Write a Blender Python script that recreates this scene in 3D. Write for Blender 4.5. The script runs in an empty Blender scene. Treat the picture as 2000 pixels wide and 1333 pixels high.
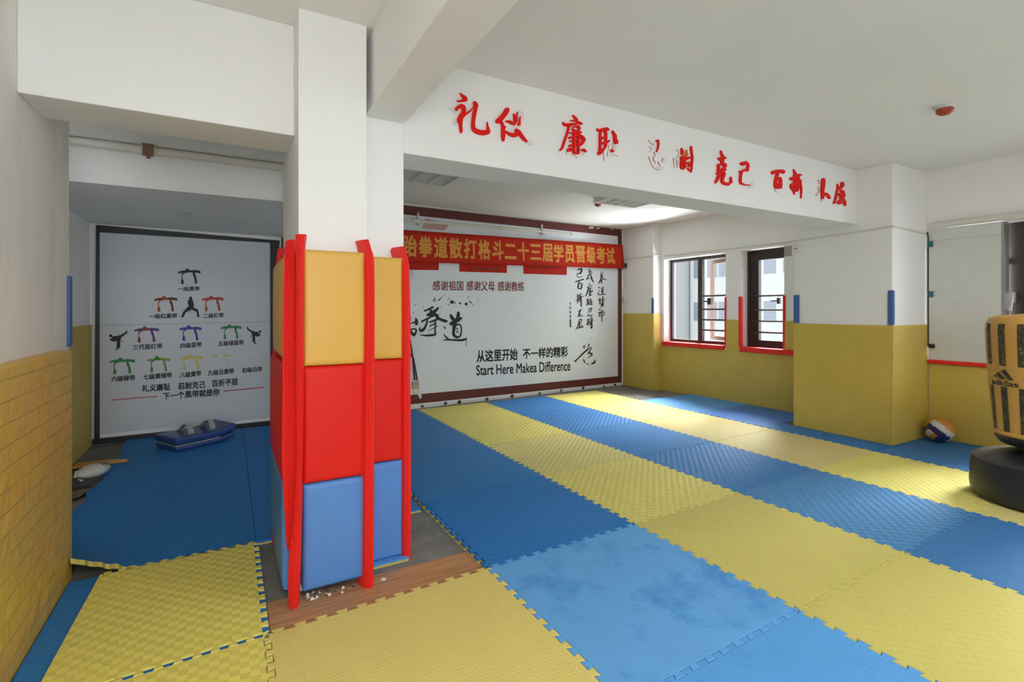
import bpy, bmesh, math, random
from mathutils import Vector
from mathutils.geometry import delaunay_2d_cdt
PI = math.pi
random.seed(7)
C = bpy.context.scene.collection
SC = bpy.context.scene

# ------------------------------------------------------------------ camera, world, lights, exposure
FPX, CY, YAW, EYE = 982.58, 606.46, 0.5134, 1.31          # focal length in px of the 2000x1333 frame, horizon row, heading, eye height
cs, sn = math.cos(YAW), math.sin(YAW)
cam = bpy.data.cameras.new('camera'); camo = bpy.data.objects.new('camera', cam); C.objects.link(camo)
camo.location = (0, 0, EYE); camo.rotation_euler = (PI/2, 0, -YAW)
cam.sensor_width = 36; cam.sensor_fit = 'HORIZONTAL'; cam.lens = FPX/2000*36
cam.shift_y = -(666.5-CY)/2000; cam.clip_start = 0.02
SC.camera = camo
w = bpy.data.worlds.new('overcast'); SC.world = w; w.use_nodes = True
wb = w.node_tree.nodes['Background']; wb.inputs[0].default_value = (0.90, 0.95, 1.0, 1); wb.inputs[1].default_value = 5.0
def area(name, loc, rot, sx, sy, e, col=(1, 1, 1)):
    l = bpy.data.lights.new(name, 'AREA'); l.shape = 'RECTANGLE'; l.size = sx; l.size_y = sy; l.energy = e; l.color = col
    o = bpy.data.objects.new(name, l); C.objects.link(o); o.location = loc; o.rotation_euler = rot; return o
LE = dict(behind=37, fill_left=36, fill_right=54, sun=36, ground=2000)
area('daylight_of_window_behind', (-0.10, -1.80, 1.45), (PI/2, 0, 0), 0.9, 1.15, LE['behind'], (0.91, 0.965, 1.0))
area('ceiling_fill_left', (-0.02, -0.75, 2.66), (0, 0, 0), 0.55, 0.55, LE['fill_left'], (0.91, 0.965, 1.0))  # fill light added out of view, brightens the floor and left wall
area('ceiling_fill_right', (3.2, -0.40, 2.66), (0, 0, 0), 0.55, 0.55, LE['fill_right'], (0.91, 0.965, 1.0))  # second added fill, out of view, lifts the right half of the room
sun = bpy.data.lights.new('hazy_sun', 'SUN'); sun.energy = LE['sun']; sun.angle = math.radians(40); sun.color = (0.97, 0.985, 1.0)
suno = bpy.data.objects.new('hazy_sun', sun); C.objects.link(suno); suno.rotation_euler = Vector((-0.80, -0.12, -0.62)).to_track_quat('-Z', 'Y').to_euler()
area('ground_bounce_fill', (9.2, 4.6, -2.2), Vector((-0.62, 0.0, 0.78)).to_track_quat('-Z', 'Y').to_euler(), 4.0, 3.0, LE['ground'], (0.91, 0.965, 1.0))  # lamp added below the windows, stands in for ground bounce onto the ceiling
SC.view_settings.view_transform = 'Standard'; SC.view_settings.look = 'None'
SC.view_settings.exposure = 0.0; SC.view_settings.gamma = 1; SC.view_settings.use_curve_mapping = False
SC.cycles.max_bounces = 10; SC.cycles.diffuse_bounces = 6; SC.cycles.use_denoising = True

# ------------------------------------------------------------------ measuring: a pixel of the 2000x1333 frame onto a plane of the room
def ray(x, y):
    a, b = (x-1000)/FPX, -(y-CY)/FPX
    return Vector((sn+a*cs, cs-a*sn, b))
CAMP = Vector((0, 0, EYE))
def onp(x, y, p0, n):
    d = ray(x, y); n = Vector(n); return CAMP + d*((Vector(p0)-CAMP).dot(n)/d.dot(n))
def onX(x, y, X): return onp(x, y, (X, 0, 0), (1, 0, 0))
def onY(x, y, Y): return onp(x, y, (0, Y, 0), (0, 1, 0))
def onZ(x, y, Z): return onp(x, y, (0, 0, Z), (0, 0, 1))
BN = Vector((0.07, -1, 0)).normalized()                   # the back wall is slightly out of square; its normal faces the room
def byY(X): return 6.30+0.07*X
def onB(x, y, off=0.0): return onp(x, y, Vector((0, 6.30, 0))+BN*off, BN)

# ------------------------------------------------------------------ materials
def lin(c):
    return tuple((v/255/12.92 if v/255 <= 0.04045 else ((v/255+0.055)/1.055)**2.4) for v in c)
class NT:
    def __init__(s, name):
        m = bpy.data.materials.new(name); m.use_nodes = True; s.m = m; s.t = m.node_tree; s.b = s.t.nodes['Principled BSDF']
    def n(s, typ, **kw):
        x = s.t.nodes.new(typ)
        for k, v in kw.items():
            if isinstance(k, str) and hasattr(x, k): setattr(x, k, v)
        return x
    def l(s, a, b): s.t.links.new(a, b)
    def math(s, op, a, b=None):
        x = s.n('ShaderNodeMath', operation=op)
        for i, v in enumerate((a, b)):
            if v is None: continue
            if isinstance(v, (int, float)): x.inputs[i].default_value = v
            else: s.l(v, x.inputs[i])
        return x.outputs[0]
    def coord(s, kind='Object'): return s.n('ShaderNodeTexCoord').outputs[kind]
    def noise(s, scale, detail=3, vec=None, rough=0.5):
        x = s.n('ShaderNodeTexNoise'); x.inputs['Scale'].default_value = scale; x.inputs['Detail'].default_value = detail; x.inputs['Roughness'].default_value = rough
        s.l(vec if vec is not None else s.coord(), x.inputs['Vector']); return x.outputs['Fac']
    def ramp(s, fac, stops):
        x = s.n('ShaderNodeValToRGB'); e = x.color_ramp.elements
        while len(e) < len(stops): e.new(0.5)
        for i, (p, c) in enumerate(stops):
            e[i].position = p; e[i].color = (*c, 1) if len(c) == 3 else c
        s.l(fac, x.inputs[0]); return x.outputs[0]
    def mix(s, fac, a, b):
        x = s.n('ShaderNodeMix', data_type='RGBA')
        for sock, v in ((x.inputs[0], fac), (x.inputs[6], a), (x.inputs[7], b)):
            if isinstance(v, (int, float)): sock.default_value = v
            elif isinstance(v, tuple): sock.default_value = (*v, 1)
            else: s.l(v, sock)
        return x.outputs[2]
    def bump(s, h, strength=0.5, dist=0.01):
        x = s.n('ShaderNodeBump'); x.inputs['Strength'].default_value = strength; x.inputs['Distance'].default_value = dist
        s.l(h, x.inputs['Height']); s.l(x.outputs[0], s.b.inputs['Normal'])
    def base(s, c):
        if isinstance(c, tuple): s.b.inputs['Base Color'].default_value = (*c, 1)
        else: s.l(c, s.b.inputs['Base Color'])
def plain(name, c, rough=0.6, metal=0.0, vary=0.06, spec=0.5, coat=0.0):
    m = NT(name)
    f = m.noise(9, 3); m.base(m.mix(f, tuple(v*(1-vary) for v in c), tuple(min(1, v*(1+vary)) for v in c)))
    m.b.inputs['Roughness'].default_value = rough; m.b.inputs['Metallic'].default_value = metal
    m.b.inputs['Specular IOR Level'].default_value = spec; m.b.inputs['Coat Weight'].default_value = coat
    return m.m
def paint(name, c, stain=0.0):
    m = NT(name); p = m.coord()
    f = m.noise(1.3, 5, p); col = m.mix(f, tuple(v*0.94 for v in c), tuple(min(1, v*1.03) for v in c))
    if stain:
        mp = m.n('ShaderNodeMapping'); mp.inputs['Scale'].default_value = (5, 5, 0.9); m.l(p, mp.inputs['Vector'])
        g = m.noise(1.1, 5, mp.outputs[0], 0.6); s2 = m.ramp(g, [(0.50, (0, 0, 0)), (0.72, (1, 1, 1))])
        k = m.math('MULTIPLY', s2, stain); col = m.mix(k, col, tuple(v*0.78 for v in c))
    m.base(col); m.b.inputs['Roughness'].default_value = 0.75; m.b.inputs['Specular IOR Level'].default_value = 0.25
    m.bump(m.noise(60, 2, p), 0.06, 0.004); return m.m
def foam(name, c, cell=0.030, bump=0.6, c2=None, blotch=0.0, rough=0.6, spec=0.22, style='weave'):
    """EVA foam: a moulded basket-weave relief, optionally worn and blotchy"""
    m = NT(name); p = m.coord(); sp = m.n('ShaderNodeSeparateXYZ'); m.l(p, sp.inputs[0])
    if style == 'weave':                                  # tiles tilted to and fro like a basket weave
        ck = m.n('ShaderNodeTexChecker'); ck.inputs['Scale'].default_value = 1/cell
        mp = m.n('ShaderNodeMapping'); mp.inputs['Scale'].default_value = (1, 1, 0); mp.inputs['Location'].default_value = (0, 0, 0.01); m.l(p, mp.inputs[0])
        m.l(mp.outputs[0], ck.inputs['Vector']); fy = m.math('FRACT', m.math('DIVIDE', sp.outputs[1], cell)); fx = m.math('FRACT', m.math('DIVIDE', sp.outputs[0], cell))
        x = m.n('ShaderNodeMix', data_type='FLOAT'); m.l(ck.outputs['Fac'], x.inputs[0]); m.l(m.math('ADD', fy, m.math('MULTIPLY', fx, 0.6)), x.inputs[2]); m.l(m.math('SUBTRACT', 1.6, m.math('ADD', fy, m.math('MULTIPLY', fx, 0.6))), x.inputs[3]); h = x.outputs[0]
    elif style == 'crate':                                # rounded studs in rows
        k = PI/cell; h = m.math('MULTIPLY', m.math('SINE', m.math('MULTIPLY', sp.outputs[0], k)), m.math('SINE', m.math('MULTIPLY', sp.outputs[1], k)))
    else:
        k = 4*PI/cell; sx = m.math('SINE', m.math('MULTIPLY', sp.outputs[0], k)); sy = m.math('SINE', m.math('MULTIPLY', sp.outputs[1], k))
        ck = m.n('ShaderNodeTexChecker'); ck.inputs['Scale'].default_value = 1/cell
        mp = m.n('ShaderNodeMapping'); mp.inputs['Scale'].default_value = (1, 1, 0); mp.inputs['Location'].default_value = (0, 0, 0.01); m.l(p, mp.inputs[0])
        m.l(mp.outputs[0], ck.inputs['Vector'])
        x = m.n('ShaderNodeMix', data_type='FLOAT'); m.l(ck.outputs['Fac'], x.inputs[0]); m.l(sx, x.inputs[2]); m.l(sy, x.inputs[3]); h = x.outputs[0]
    f = m.noise(2.2, 6, p, 0.65)
    col = m.mix(f, tuple(v*0.90 for v in c), tuple(v*1.06 for v in c))
    if c2:
        g = m.ramp(m.noise(3.1, 8, p, 0.72), [(0.50, (0, 0, 0)), (0.66, (1, 1, 1))])
        col = m.mix(m.math('MULTIPLY', g, blotch), col, c2)
    m.base(col); m.b.inputs['Roughness'].default_value = rough; m.b.inputs['Specular IOR Level'].default_value = spec
    m.bump(h, bump, cell*dict(weave=0.11, crate=0.10, hatch=0.025)[style]); return m.m
def wallfoam(name, c, bricks=False):
    m = NT(name); p = m.coord()
    f = m.noise(3.0, 5, p, 0.6)
    col = m.mix(f, tuple(v*0.82 for v in c), tuple(v*1.12 for v in c))
    sp = m.n('ShaderNodeSeparateXYZ'); m.l(p, sp.inputs[0])
    if bricks:
        cb = m.n('ShaderNodeCombineXYZ'); m.l(sp.outputs[1], cb.inputs[0]); m.l(sp.outputs[2], cb.inputs[1])
        br = m.n('ShaderNodeTexBrick'); m.l(cb.outputs[0], br.inputs['Vector'])
        br.inputs['Scale'].default_value = 1; br.inputs['Brick Width'].default_value = 0.215; br.inputs['Row Height'].default_value = 0.0765
        br.inputs['Mortar Size'].default_value = 0.0022; br.inputs['Mortar Smooth'].default_value = 0.3
        br.inputs['Color1'].default_value = (0, 0, 0, 1); br.inputs['Color2'].default_value = (0.35, 0.35, 0.35, 1); br.inputs['Mortar'].default_value = (1, 1, 1, 1)
        big = m.ramp(m.noise(1.7, 3, p), [(0.40, (0, 0, 0)), (0.62, (1, 1, 1))])
        col = m.mix(m.math('MULTIPLY', big, 0.45), col, (c[0]*1.15, c[1]*0.86, c[2]*0.55))
        col = m.mix(m.math('MULTIPLY', br.outputs['Fac'], 0.7), col, tuple(v*0.55 for v in c))
        mp = m.n('ShaderNodeMapping'); mp.inputs['Scale'].default_value = (1, 14, 2.4); m.l(p, mp.inputs[0])
        scr = m.ramp(m.noise(2.6, 6, mp.outputs[0], 0.7), [(0.60, (0, 0, 0)), (0.68, (1, 1, 1))])
        col = m.mix(m.math('MULTIPLY', scr, 0.6), col, (c[0]*1.25, c[1]*1.45, c[2]*4.5))
        chip = m.ramp(m.noise(5.5, 3, p), [(0.74, (0, 0, 0)), (0.76, (1, 1, 1))])
        col = m.mix(m.math('MULTIPLY', chip, 0.8), col, (0.25, 0.40, 0.38))
        m.bump(m.math('SUBTRACT', m.noise(14, 4, p), br.outputs['Fac']), 0.8, 0.012)
        m.b.inputs['Roughness'].default_value = 0.42
    else:
        h = m.math('SINE', m.math('MULTIPLY', sp.outputs[2], 2*PI/0.016))
        chip = m.ramp(m.noise(6.5, 2, p), [(0.775, (0, 0, 0)), (0.785, (1, 1, 1))])
        col = m.mix(m.math('MULTIPLY', chip, 0.6), col, (0.22, 0.42, 0.38))
        m.bump(m.math('ADD', m.math('MULTIPLY', h, 0.3), m.noise(25, 3, p)), 0.22, 0.006)
        m.b.inputs['Roughness'].default_value = 0.55
    m.base(col); return m.m
M = {}
M['white'] = paint('white wall paint', (0.84, 0.835, 0.825))
M['left'] = paint('stained white wall paint', (0.84, 0.82, 0.785), 0.45)
M['ceil'] = paint('white ceiling paint', (0.83, 0.825, 0.80))
M['yellow_wall'] = wallfoam('yellow foam wall covering', (0.58, 0.43, 0.085))
M['yellow_brick'] = wallfoam('yellow foam brick wall covering', (0.66, 0.435, 0.062), True)
M['blue_deep'] = foam('deep blue foam', (0.022, 0.165, 0.460), 0.030, 0.5)
M['blue_rib'] = foam('ribbed blue foam', (0.040, 0.180, 0.44), 0.032, 0.75, style='crate')
M['blue_worn'] = foam('worn light blue foam', (0.120, 0.350, 0.680), 0.026, 0.10, (0.045, 0.215, 0.53), 0.85)
M['blue_pale'] = foam('light blue foam', (0.100, 0.310, 0.64), 0.030, 0.35, (0.07, 0.24, 0.50), 0.5)
M['yellow_weave'] = foam('yellow basketweave foam', (0.66, 0.57, 0.155), 0.031, 0.7, style='crate')
M['yellow_flat'] = foam('smooth yellow foam', (0.54, 0.46, 0.125), 0.030, 0.22)
M['yellow_dash'] = foam('warm yellow foam', (0.66, 0.54, 0.16), 0.034, 0.4, style='hatch')
M['yellow_pale'] = foam('pale yellow foam', (0.60, 0.52, 0.19), 0.030, 0.6, style='crate')
M['pad_yellow'] = plain('yellow vinyl', (0.66, 0.385, 0.065), 0.45, vary=0.03)
M['pad_red'] = plain('red vinyl', (0.66, 0.012, 0.007), 0.5, vary=0.03, spec=0.25)
M['pad_blue'] = plain('blue vinyl', (0.080, 0.225, 0.58), 0.45, vary=0.03)
M['strip'] = plain('red foam strip', (0.78, 0.016, 0.011), 0.55, vary=0.05)
M['blue_strip'] = plain('blue foam strip', (0.055, 0.13, 0.34), 0.6)
M['letter'] = plain('red acrylic', (0.74, 0.006, 0.003), 0.5, spec=0.2)
M['orange'] = plain('faded orange film', (0.62, 0.16, 0.06), 0.5)
M['faded'] = plain('faded pink print', (0.52, 0.34, 0.31), 0.5)
M['residue'] = plain('pinkish glue residue', (0.74, 0.67, 0.67), 0.8)
M['pinkline'] = plain('faded red paint line', (0.50, 0.16, 0.15), 0.8)
M['ink'] = plain('black print', (0.018, 0.017, 0.016), 0.6)
M['redink'] = plain('red print', (0.42, 0.022, 0.018), 0.6)
M['darkred'] = plain('oxblood painted frame', (0.125, 0.022, 0.018), 0.5)
M['poster'] = plain('pale grey poster film', (0.53, 0.55, 0.59), 0.38, vary=0.02)
M['mural'] = plain('pale mural film', (0.76, 0.81, 0.87), 0.36, vary=0.03)
M['black'] = plain('black frame', (0.012, 0.011, 0.011), 0.45)
M['rubber'] = plain('black plastic', (0.016, 0.016, 0.018), 0.42)
M['banner'] = plain('red banner cloth', (0.52, 0.022, 0.009), 0.65, spec=0.2)
M['gold'] = plain('orange gold letters', (0.72, 0.31, 0.045), 0.6)
M['pipe'] = plain('cream pipe paint', (0.66, 0.64, 0.58), 0.45)
M['metal'] = plain('grey metal', (0.45, 0.45, 0.44), 0.35, 0.8)
M['frame'] = plain('dark brown window frame', (0.030, 0.020, 0.017), 0.4)
M['woodframe'] = plain('light brown sash', (0.30, 0.17, 0.11), 0.5)
M['board'] = plain('grey white board', (0.60, 0.61, 0.58), 0.6)
M['teal'] = plain('teal tape', (0.03, 0.13, 0.15), 0.5)
M['cable'] = plain('dark cable', (0.05, 0.025, 0.02), 0.6)
M['cord'] = plain('maroon cord', (0.085, 0.015, 0.035), 0.7)
M['beige'] = plain('beige plastic', (0.50, 0.38, 0.24), 0.5)
M['plug'] = plain('white plastic', (0.74, 0.73, 0.70), 0.4)
M['kick_blue'] = plain('navy vinyl', (0.018, 0.050, 0.20), 0.33)
M['grey'] = plain('grey webbing', (0.33, 0.33, 0.33), 0.7)
M['cream'] = plain('cream vinyl', (0.62, 0.60, 0.56), 0.5)
M['bag_yellow'] = plain('yellow bag cover', (0.56, 0.30, 0.060), 0.5, vary=0.08)
M['brown'] = plain('brown card', (0.20, 0.125, 0.08), 0.8)
M['facade'] = plain('pale rendered facade', (0.24, 0.24, 0.235), 0.9, vary=0.02)
M['facade_glass'] = plain('grey facade window', (0.10, 0.11, 0.13), 0.3)
M['gap'] = plain('dark debris', (0.06, 0.055, 0.05), 0.9)
m = NT('worn bag stripe'); f = m.noise(26, 6, None, 0.7)
m.base(m.ramp(f, [(0.40, (0.022, 0.020, 0.012)), (0.55, (0.07, 0.058, 0.02)), (0.74, (0.36, 0.24, 0.06))])); m.b.inputs['Roughness'].default_value = 0.6; M['worn'] = m.m
m = NT('concrete'); p = m.coord(); f = m.noise(3.5, 8, p, 0.65)
col = m.ramp(f, [(0.30, (0.10, 0.095, 0.09)), (0.60, (0.21, 0.20, 0.185)), (0.80, (0.36, 0.345, 0.32))])
sc2 = m.ramp(m.noise(19, 5, p, 0.7), [(0.64, (0, 0, 0)), (0.68, (1, 1, 1))])
m.base(m.mix(m.math('MULTIPLY', sc2, 0.45), col, (0.42, 0.40, 0.37))); m.b.inputs['Roughness'].default_value = 0.85; m.bump(f, 0.3, 0.01); M['concrete'] = m.m
m = NT('wood laminate'); p = m.coord(); mp = m.n('ShaderNodeMapping'); mp.inputs['Scale'].default_value = (1.4, 26, 1); m.l(p, mp.inputs[0])
f = m.noise(1.6, 6, mp.outputs[0], 0.6)
col = m.ramp(f, [(0.32, (0.27, 0.125, 0.060)), (0.5, (0.44, 0.215, 0.088)), (0.68, (0.54, 0.29, 0.125))])
d = m.ramp(m.noise(2.6, 4, p), [(0.52, (0, 0, 0)), (0.75, (1, 1, 1))]); m.base(m.mix(m.math('MULTIPLY', d, 0.45), col, (0.30, 0.25, 0.20)))
m.b.inputs['Roughness'].default_value = 0.55; M['wood'] = m.m
m = NT('window glass'); t = m.t; out = t.nodes['Material Output']
tr = m.n('ShaderNodeBsdfTransparent'); gl = m.n('ShaderNodeBsdfGlossy'); gl.inputs['Roughness'].default_value = 0.02; fr = m.n('ShaderNodeFresnel'); fr.inputs[0].default_value = 1.12
tr.inputs[0].default_value = (0.94, 0.96, 0.96, 1)
ms = m.n('ShaderNodeMixShader'); m.l(fr.outputs[0], ms.inputs[0]); m.l(tr.outputs[0], ms.inputs[1]); m.l(gl.outputs[0], ms.inputs[2]); m.l(ms.outputs[0], out.inputs[0]); M['glass'] = m.m
def belt(name, c): M[name] = plain('print '+name, c, 0.6)
belt('b_black', (0.016, 0.015, 0.015)); belt('b_red', (0.42, 0.045, 0.02)); belt('b_blue', (0.02, 0.055, 0.30)); belt('b_green', (0.03, 0.22, 0.05))
belt('b_teal', (0.02, 0.17, 0.17)); belt('b_yellow', (0.58, 0.50, 0.14)); belt('b_lime', (0.36, 0.45, 0.07)); belt('b_white', (0.56, 0.58, 0.62)); belt('b_maroon', (0.24, 0.025, 0.03))

# ------------------------------------------------------------------ mesh helpers
class MB:
    def __init__(s): s.v = []; s.f = []; s.mi = []
    def add(s, vs, fs, mi=0):
        o = len(s.v); s.v += [tuple(v) for v in vs]; s.f += [tuple(i+o for i in f) for f in fs]; s.mi += [mi]*len(fs); return s
    def box(s, x0, x1, y0, y1, z0, z1, mi=0):
        x0, x1 = sorted((x0, x1)); y0, y1 = sorted((y0, y1)); z0, z1 = sorted((z0, z1))
        vs = [(x, y, z) for z in (z0, z1) for y in (y0, y1) for x in (x0, x1)]
        return s.add(vs, [(0, 2, 3, 1), (4, 5, 7, 6), (0, 1, 5, 4), (2, 6, 7, 3), (0, 4, 6, 2), (1, 3, 7, 5)], mi)
    def quadbox(s, q, n, t, mi=0):
        """a slab: quad q (4 points), extruded by t along n"""
        n = Vector(n)*t; vs = [Vector(p) for p in q]+[Vector(p)+n for p in q]
        return s.add(vs, [(3, 2, 1, 0), (4, 5, 6, 7)]+[(i, (i+1) % 4, (i+1) % 4+4, i+4) for i in range(4)], mi)
    def prism(s, poly, n, t, mi=0):
        n = Vector(n)*t; k = len(poly); vs = [Vector(p) for p in poly]+[Vector(p)+n for p in poly]
        return s.add(vs, [tuple(range(k-1, -1, -1)), tuple(range(k, 2*k))]+[(i, (i+1) % k, (i+1) % k+k, i+k) for i in range(k)], mi)
    def tube(s, pts, r, seg=10, mi=0, cap=True):
        pts = [Vector(p) for p in pts]; rings = []; up = Vector((0, 0, 1))
        for i, p in enumerate(pts):
            d = (pts[min(i+1, len(pts)-1)]-pts[max(i-1, 0)]).normalized()
            a = d.cross(up if abs(d.dot(up)) < 0.95 else Vector((1, 0, 0))).normalized(); b = a.cross(d)
            rr = r[i] if isinstance(r, (list, tuple)) else r
            rings.append([p+(a*math.cos(2*PI*k/seg)+b*math.sin(2*PI*k/seg))*rr for k in range(seg)])
        vs = [v for g in rings for v in g]; fs = []
        for i in range(len(rings)-1):
            for k in range(seg): fs.append((i*seg+k, i*seg+(k+1) % seg, (i+1)*seg+(k+1) % seg, (i+1)*seg+k))
        if cap: fs += [tuple(range(seg-1, -1, -1)), tuple(range(len(vs)-seg, len(vs)))]
        return s.add(vs, fs, mi)
    def lathe(s, prof, c, seg=40, mi=0):
        vs = []; fs = []; c = Vector(c)
        for r, z in prof: vs += [c+Vector((r*math.cos(2*PI*k/seg), r*math.sin(2*PI*k/seg), z)) for k in range(seg)]
        for i in range(len(prof)-1):
            for k in range(seg): fs.append((i*seg+k, i*seg+(k+1) % seg, (i+1)*seg+(k+1) % seg, (i+1)*seg+k))
        fs += [tuple(range(seg-1, -1, -1)), tuple(range(len(vs)-seg, len(vs)))]
        return s.add(vs, fs, mi)
    def build(s, name, mats, parent=None, smooth=False, bevel=0.0, seg=2, origin=None):
        me = bpy.data.meshes.new(name); vs = s.v
        if origin is None and parent is None and vs:
            xs = [[v[i] for v in vs] for i in range(3)]; origin = ((min(xs[0])+max(xs[0]))/2, (min(xs[1])+max(xs[1]))/2, min(xs[2]))
        o_ = Vector(origin) if origin is not None else (Vector(parent.matrix_world.translation) if parent else Vector((0, 0, 0)))
        if parent is not None: o_ = Vector(ORG[parent.name])
        me.from_pydata([tuple(Vector(v)-o_) for v in vs], [], s.f)
        if not isinstance(mats, (list, tuple)): mats = [mats]
        for x in mats: me.materials.append(M[x] if isinstance(x, str) else x)
        me.polygons.foreach_set('material_index', s.mi)
        me.update(); bm = bmesh.new(); bm.from_mesh(me); bmesh.ops.recalc_face_normals(bm, faces=bm.faces)
        big = [f for f in bm.faces if len(f.verts) > 6]
        if big: bmesh.ops.triangulate(bm, faces=big, quad_method='BEAUTY', ngon_method='BEAUTY')
        bm.to_mesh(me); bm.free()
        if smooth:
            me.polygons.foreach_set('use_smooth', [True]*len(me.polygons))
            try: me.set_sharp_from_angle(angle=math.radians(40))
            except Exception: pass
        o = bpy.data.objects.new(name, me); C.objects.link(o)
        if parent is not None: o.parent = parent
        else: o.location = o_
        ORG[o.name] = tuple(o_)
        if bevel:
            b = o.modifiers.new('edge', 'BEVEL'); b.width = bevel; b.segments = seg; b.limit_method = 'ANGLE'
        return o
ORG = {}
def tag(o, label, cat, group=None, kind=None):
    o['label'] = label
    if cat: o['category'] = cat
    if group: o['group'] = group
    if kind: o['kind'] = kind
    return o
def struct(o, label=None):
    o['kind'] = 'structure'
    if label: o['label'] = label
    return o
def thing(name, loc, label, cat, group=None):
    o = bpy.data.objects.new(name, None); C.objects.link(o); o.location = loc; o.empty_display_size = 0.1
    ORG[o.name] = tuple(loc); return tag(o, label, cat, group)
def spline(pts, n=6):
    """Catmull-Rom through tuples of any length"""
    out = []; k = len(pts)
    if k < 3: return [tuple(p) for p in pts]
    for i in range(k-1):
        p0, p1, p2, p3 = pts[max(i-1, 0)], pts[i], pts[i+1], pts[min(i+2, k-1)]
        for j in range(n):
            t = j/n
            out.append(tuple(0.5*((2*b)+(c-a)*t+(2*a-5*b+4*c-d)*t*t+(3*b-a-3*c+d)*t**3) for a, b, c, d in zip(p0, p1, p2, p3)))
    out.append(tuple(pts[-1])); return out
def stroke_poly(pts, n=5):
    """brush stroke (x, y, width) -> outline in the same 2D frame"""
    ps = spline(pts, n); L = []; R = []
    for i, (x, y, w_) in enumerate(ps):
        a = ps[max(i-1, 0)]; b = ps[min(i+1, len(ps)-1)]; dx, dy = b[0]-a[0], b[1]-a[1]; q = math.hypot(dx, dy) or 1; w_ = max(w_, 2)
        nx, ny = -dy/q*w_/2, dx/q*w_/2; L.append((x+nx, y+ny)); R.append((x-nx, y-ny))
    d0 = (ps[0][0]-ps[1][0], ps[0][1]-ps[1][1]); d1 = (ps[-1][0]-ps[-2][0], ps[-1][1]-ps[-2][1])
    def cap(p, d):
        q = math.hypot(*d) or 1; return (p[0]+d[0]/q*p[2]*0.35, p[1]+d[1]/q*p[2]*0.35)
    return L, R, cap(ps[0], d0), cap(ps[-1], d1)
def add_stroke(mb, pts, tr, proj, n, t, mi=0):
    L, R, a, b = stroke_poly(pts); k = len(L); n = Vector(n)
    P = [proj(*tr(*p)) for p in L+R+[a, b]]
    T = [p+n*t for p in P]; N = len(P); vs = P+T; fs = []
    for i in range(k-1): fs.append((N+i, N+i+1, N+k+i+1, N+k+i)); fs.append((i, i+1, N+i+1, N+i)); fs.append((k+i, k+i+1, N+k+i+1, N+k+i))
    A, B = 2*k, 2*k+1
    fs += [(N+0, N+k, N+A), (N+k-1, N+2*k-1, N+B), (0, A, N+A, N+0), (k, A, N+A, N+k), (k-1, B, N+B, N+k-1), (2*k-1, B, N+B, N+2*k-1)]
    mb.add(vs, fs, mi)
def text_mesh(s, bold=0.0, space=1.0):
    c = bpy.data.curves.new('lettering', 'FONT'); c.body = s; c.space_character = space; c.resolution_u = 4
    o = bpy.data.objects.new('lettering', c); C.objects.link(o); dg = bpy.context.evaluated_depsgraph_get(); dg.update()
    me = bpy.data.meshes.new_from_object(o.evaluated_get(dg)); bpy.data.objects.remove(o); bpy.data.curves.remove(c)
    vs = [v.co.copy() for v in me.vertices]; fs = [tuple(p.vertices) for p in me.polygons]; bpy.data.meshes.remove(me)
    if bold:                                              # heavier weight: the glyph laid over itself a hair to each side
        v0, f0, k0 = vs, fs, len(vs); vs, fs = [], []
        for i, (dx, dy) in enumerate(((-1, -1), (1, -1), (1, 1), (-1, 1), (0, 0))):
            vs += [Vector((v.x+dx*bold, v.y+dy*bold, 0)) for v in v0]; fs += [tuple(q+i*k0 for q in f) for f in f0]
    x0, x1 = min(v.x for v in vs), max(v.x for v in vs); y0, y1 = min(v.y for v in vs), max(v.y for v in vs)
    return [((v.x-x0)/(x1-x0), (v.y-y0)/(y1-y0)) for v in vs], fs
def add_text(mb, s, TL, TR, BR, BL, bold=0.0, mi=0, space=1.0):
    uv, fs = text_mesh(s, bold, space)
    TL, TR, BR, BL = map(Vector, (TL, TR, BR, BL))
    mb.add([(BL*(1-u)+BR*u)*(1-v)+(TL*(1-u)+TR*u)*v for u, v in uv], fs, mi)
def band(proj, xl, yl, xr, yr, hl, hr=None):
    """text box from its middle line: left mid, right mid, pixel height(s)"""
    hr = hr or hl; return proj(xl, yl-hl/2), proj(xr, yr-hr/2), proj(xr, yr+hr/2), proj(xl, yl+hl/2)

# ------------------------------------------------------------------ the room
ZC, XL, XR, MT = 2.72, -0.73, 6.20, 0.025
YF = -1.65
struct(MB().box(-1.6, 6.8, YF-0.2, 7.2, -0.15, 0).build('floor', 'concrete'), 'bare grey concrete floor under the foam mats')
struct(MB().box(-1.6, 6.8, YF-0.2, 7.2, ZC, ZC+0.15).build('ceiling', 'ceil'))
b = MB(); b.box(XL-0.25, XL, YF, 3.45, 0, ZC); struct(b.build('wall_left', 'left'))
b = MB(); b.box(-1.45, -1.165, 3.25, 6.6, 0, ZC); struct(b.build('wall_alcove_left', 'white'))
b = MB(); q = [(-1.5, byY(-1.5), 0), (6.7, byY(6.7), 0), (6.7, byY(6.7), ZC), (-1.5, byY(-1.5), ZC)]
b.quadbox(q, -BN, 0.25); struct(b.build('wall_back', 'white'))
WIN = [(4.77, 5.94), (3.90, 4.525), (-1.3, 2.36)]; ZS = [(0.76, 2.135), (0.77, 2.135), (0.78, 2.125)]
b = MB(); ys = [YF]+[y for wv in sorted(WIN) for y in wv]+[7.1]
for i in range(0, len(ys), 2): b.box(XR, XR+0.26, ys[i], ys[i+1], 0, ZC)
for (y0, y1), (z0, z1) in zip(WIN, ZS): b.box(XR, XR+0.26, y0, y1, 0, z0); b.box(XR, XR+0.26, y0, y1, z1, ZC)
struct(b.build('wall_right', 'white'))
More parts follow.
